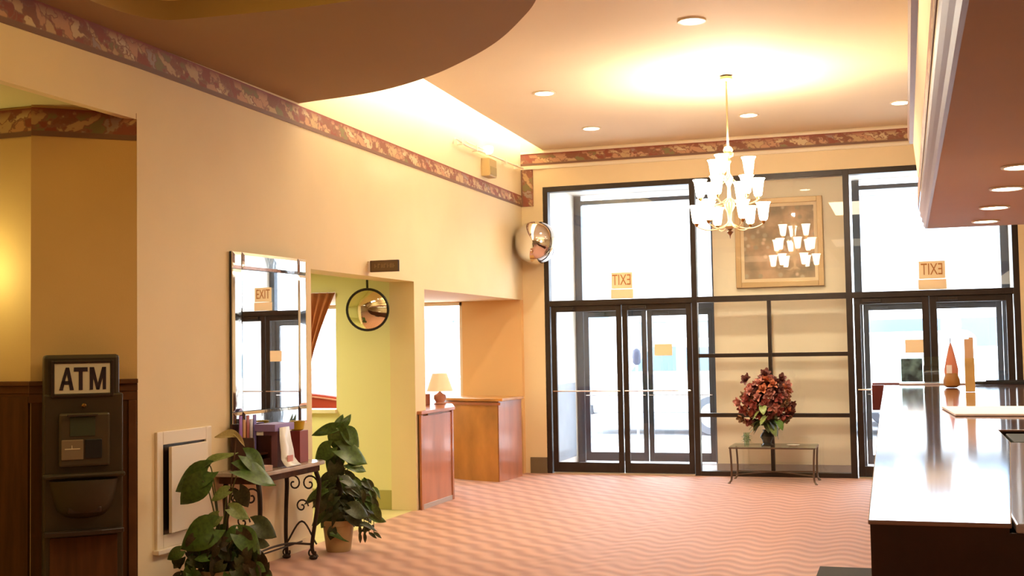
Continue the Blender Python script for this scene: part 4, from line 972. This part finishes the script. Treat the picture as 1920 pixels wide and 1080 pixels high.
for i in range(72):
    u_ = 1-2*(i+.5)/72; th = i*2.39996; rr = math.sqrt(1-u_*u_)
    dv = Vector((rr*math.cos(th), rr*math.sin(th)*.75, u_))
    if dv.z < -.75: continue
    p = Cc+Vector((dv.x*.27, dv.y*.26, dv.z*.26))*rnd.uniform(.80, 1.05)
    key = rnd.choice([0, 0, 1, 2, 3, 3, 4]) if dv.z < .2 else rnd.choice([0, 1, 1, 2, 2, 3])
    o = D.objects.new('blossom', pet[key]); C.objects.link(o); o.parent = fl; o.location = p
    o.rotation_mode = 'QUATERNION'; o.rotation_quaternion = dv.to_track_quat('Z', 'Y'); s = rnd.uniform(.07, .105); o.scale = (s, s, s)
for i in range(34):
    dv = Vector((rnd.gauss(0, 1), rnd.gauss(0, 1), rnd.gauss(0, 1))).normalized(); p = Cc+Vector((dv.x*.16, dv.y*.15, dv.z*.15))
    o = D.objects.new('blossom', pet[rnd.choice([3, 4, 3])]); C.objects.link(o); o.parent = fl; o.location = p
    o.rotation_mode = 'QUATERNION'; o.rotation_quaternion = dv.to_track_quat('Z', 'Y'); o.scale = (.11, .11, .11)
for x, z, k in ((-.27, .34, 4), (-.26, .44, 0), (-.20, .30, 0), (-.14, .32, 3), (.26, .40, 3), (.28, .48, 3), (.22, .34, 4), (-.30, .52, 2), (.18, .78, 3), (-.22, .78, 3), (0.0, .84, 3), (.24, .70, 2)):
    o = D.objects.new('blossom', pet[k]); C.objects.link(o); o.parent = fl; o.location = (x, rnd.uniform(-.1, .05), z)
    o.rotation_mode = 'QUATERNION'; o.rotation_quaternion = Vector((x, -.25, z-.54)).to_track_quat('Z', 'Y'); o.scale = (.10, .10, .10)
for i in range(16):
    a = rnd.uniform(0, 2*PI); add_leaf(fl, rnd.choice(['heart', 'heart_dark', 'heart_pale']), (.06*math.cos(a), .05*math.sin(a)-.03, rnd.uniform(.22, .38)), a, rnd.uniform(-.3, .7), rnd.uniform(.12, .18))
for x, y, z in ((-.05, -.2, .42), (.02, -.24, .36), (-.02, -.22, .48), (.15, -.2, .30), (.24, -.1, .30)):
    add_leaf(fl, 'heart_pale' if x < .1 else 'heart', (x, y, z), rnd.uniform(3.5, 5.5), .5, .13)
for i in range(8):
    a = i*PI/4; stem(fl, [(.01*math.cos(a), .01*math.sin(a), .15), (.03*math.cos(a), .03*math.sin(a), .3), (.14*math.cos(a), .12*math.sin(a), .5)], .004)
for i in range(5): stem(fl, [(0, 0, .7), (-.04+.02*i, 0, .82), (-.10+.05*i, .0, .84+.02*(i % 2))], .003, mat('rust stem', (.45, .12, .05, 1), .6), 'twig')

sg = thing('bud_glass', 'small glass of green sprigs at the left of the glass table', 'vase', (-1.865, 14.64, .438))
bm = bm_new(); lathe_open(bm, [(.03, .002), (.034, .10), (.036, .16), (.033, .16), (.03, .1), (.026, .006)], n=16); obj('glass', bm, glass2, sg, smooth=True)
for i in range(16): a = i*2.4; add_leaf(sg, 'heart', (.02*math.cos(a), .02*math.sin(a), (.05+.006*i)*.95), a, -.2, .05)
stem(sg, [(0, 0, .01), (0, 0, .10), (-.01, 0, .16)], .003)
dsh = thing('small_dish', 'small white dish on the right half of the glass table', 'dish', (-1.32, 14.66, .438))
bm = bm_new(); lathe(bm, [(.03, 0), (.05, .006), (.075, .018), (.07, .018), (.03, .008)], n=24); obj('plate', bm, mat('white china', (.85, .82, .72, 1), .2), dsh, smooth=True)

# ------------------------------------------------------------------ reception counter
rc = thing('reception_counter', 'long polished mahogany reception counter running down the right side', 'counter', (0, 3.26, 0))
outl = [(-.110, 0), (.235, 0), (.43, 2.6), (.43, 3.38), (1.28, 3.45), (1.28, 10.35), (-.245, 10.35), (-.19, 5.5)]
bm = bm_new(); prism(bm, outl, 1.188, 1.20); obj('counter_top', bm, counter_top, rc, bevel=.003)
bm = bm_new(); prism(bm, [(-.105, .006), (.23, .006), (.42, 2.6), (.42, 3.4), (1.27, 3.46), (1.27, 10.3), (-.235, 10.3), (-.185, 5.5)], 0, 1.188); obj('body', bm, mahogany, rc)
bm = bm_new(); box(bm, (-.37, 10.2, .93), (-.25, 10.5, 1.198)); obj('end_bracket', bm, mat('dark red veneer', (.11, .02, .018, 1), .35), rc, bevel=.006)
pbox('rear_ledge', [((-.37, 10.35, 1.195), (1.28, 10.5, 1.215))], mat('red brown ledge', (.14, .035, .025, 1), .3), rc, .004)
pbox('low_desk', [((.44, 2.60, 1.05), (1.4, 3.36, 1.08)), ((.245, 0.006, 1.175), (1.4, 2.58, 1.199))], mat('pale laminate', (.62, .50, .50, 1), .10), rc, .005)
pbox('low_desk_body', [((.44, 2.59, 0), (1.4, 3.36, 1.05)), ((.44, .006, 0), (1.4, 2.58, 1.175)), ((.23, .006, 0), (.44, .02, 1.175))], mahogany, rc)
# things on the counter
Z = 1.202
o = pbox('newspaper', [((0, 0, 0), (1.0, .92, .010)), ((.03, .02, .010), (1.0, .90, .016))], paper, None, .003)
bm = bm_new(); prism(bm, [(.21, 8.68), (.265, 7.78), (1.25, 7.80), (1.25, 8.72)], Z, Z+.014); D.objects.remove(o)
o = obj('paper', bm, paper, None, bevel=.003); tag(o, 'large white folded paper lying across the polished counter', 'paper')
o = obj('tmp', bm_new(), black); D.objects.remove(o)
o = pbox('document_box', [((.46, 6.05, 1.082), (1.2, 6.58, 1.185))], mat('dark green box', (.03, .035, .015, 1), .6), None, .006); tag(o, 'dark green document box behind the narrow counter at the right edge', 'box')
ph = thing('photo_stand', 'clear acrylic stand holding a dark blue photograph at the far end of the counter', 'photo stand', (.16, 13.45, 1.202))
pbox('base', [((-.25, -.06, 0), (.42, .08, .014))], mat('clear base', (.55, .5, .5, 1), .1), ph, .003)
def photo_mat():
    m = D.materials.new('dark blue photograph'); m.use_nodes = True; nt = m.node_tree; p = nt.nodes['Principled BSDF']; L = nt.links.new
    tc = nt.nodes.new('ShaderNodeTexCoord'); n = nt.nodes.new('ShaderNodeTexNoise'); n.inputs['Scale'].default_value = 8; L(tc.outputs['Object'], n.inputs['Vector'])
    cr = nt.nodes.new('ShaderNodeValToRGB'); cr.color_ramp.elements[0].position = .4; cr.color_ramp.elements[0].color = (.02, .04, .10, 1); cr.color_ramp.elements[1].position = .62; cr.color_ramp.elements[1].color = (.36, .46, .62, 1)
    L(n.outputs['Fac'], cr.inputs[0]); L(cr.outputs[0], p.inputs['Base Color']); p.inputs['Roughness'].default_value = .2; return m
pbox('photograph', [((-.225, -.004, .03), (-.01, .0, .275))], photo_mat(), ph)
pbox('photograph', [((.0, -.004, .03), (.04, .0, .20))], mat('dark strip', (.02, .018, .025, 1), .3), ph)
pbox('acrylic_sleeve', [((-.245, -.012, .014), (.19, -.006, .29))], glass2, ph)
cn = thing('cone_ornament', 'orange pointed paper cone with a brown round base on the far counter', 'ornament', (.405, 12.5, Z))
bm = bm_new(); lathe(bm, [(.045, 0), (.075, .02), (.078, .07), (.06, .12), (.05, .14)], n=24); obj('base', bm, mat('brown round base', (.30, .13, .02, 1), .5), cn, smooth=True)
bm = bm_new(); lathe(bm, [(.062, .12), (.066, .17), (.045, .28), (.02, .39), (.004, .44)], n=20, sy=.5); obj('cone', bm, mat('coral card', (.55, .20, .12, 1), .6), cn, smooth=True)
bm = bm_new(); tube(bm, [(0, 0, .43), (-.002, 0, .49)], .004, 6); obj('tip', bm, ink, cn)
pbox('white_patch', [((-.045, -.052, .14), (.005, -.045, .22))], paper, cn, .002)
wp = thing('wooden_post', 'slim upright tan wooden post on the far counter beside the cone', 'post', (.525, 11.45, Z))
pbox('shaft', [((-.04, -.04, .0), (.04, .04, .30))], mat('tan wood', (.55, .36, .12, 1), .5, vary=.15, vscale=6), wp, .003)
pbox('upper_shaft', [((-.038, -.038, .30), (.036, .036, .47)), ((.0, -.03, .47), (.036, .03, .485))], mat('pink tan wood', (.58, .38, .22, 1), .5, vary=.1, vscale=6), wp, .003)
tr = thing('pen_tray', 'long black tray lying on the far end of the counter at the right edge', 'tray', (.98, 13.25, Z))
bm = bm_new(); prism(bm, [(-.33, 0), (-.25, -.05), (.28, -.06), (.28, .06), (-.25, .05)], 0, .035); obj('tray_body', bm, black, tr, bevel=.006)
pbox('tray_lip', [((-.22, -.055, .035), (.28, -.045, .045)), ((-.22, .045, .035), (.28, .055, .045))], black, tr)
o = sbox('floor_mat', [((-.66, 7.4, .001), (-.24, 9.2, .014))], grey_mat); del o['kind']; tag(o, 'charcoal mat on the carpet along the counter foot', 'mat')
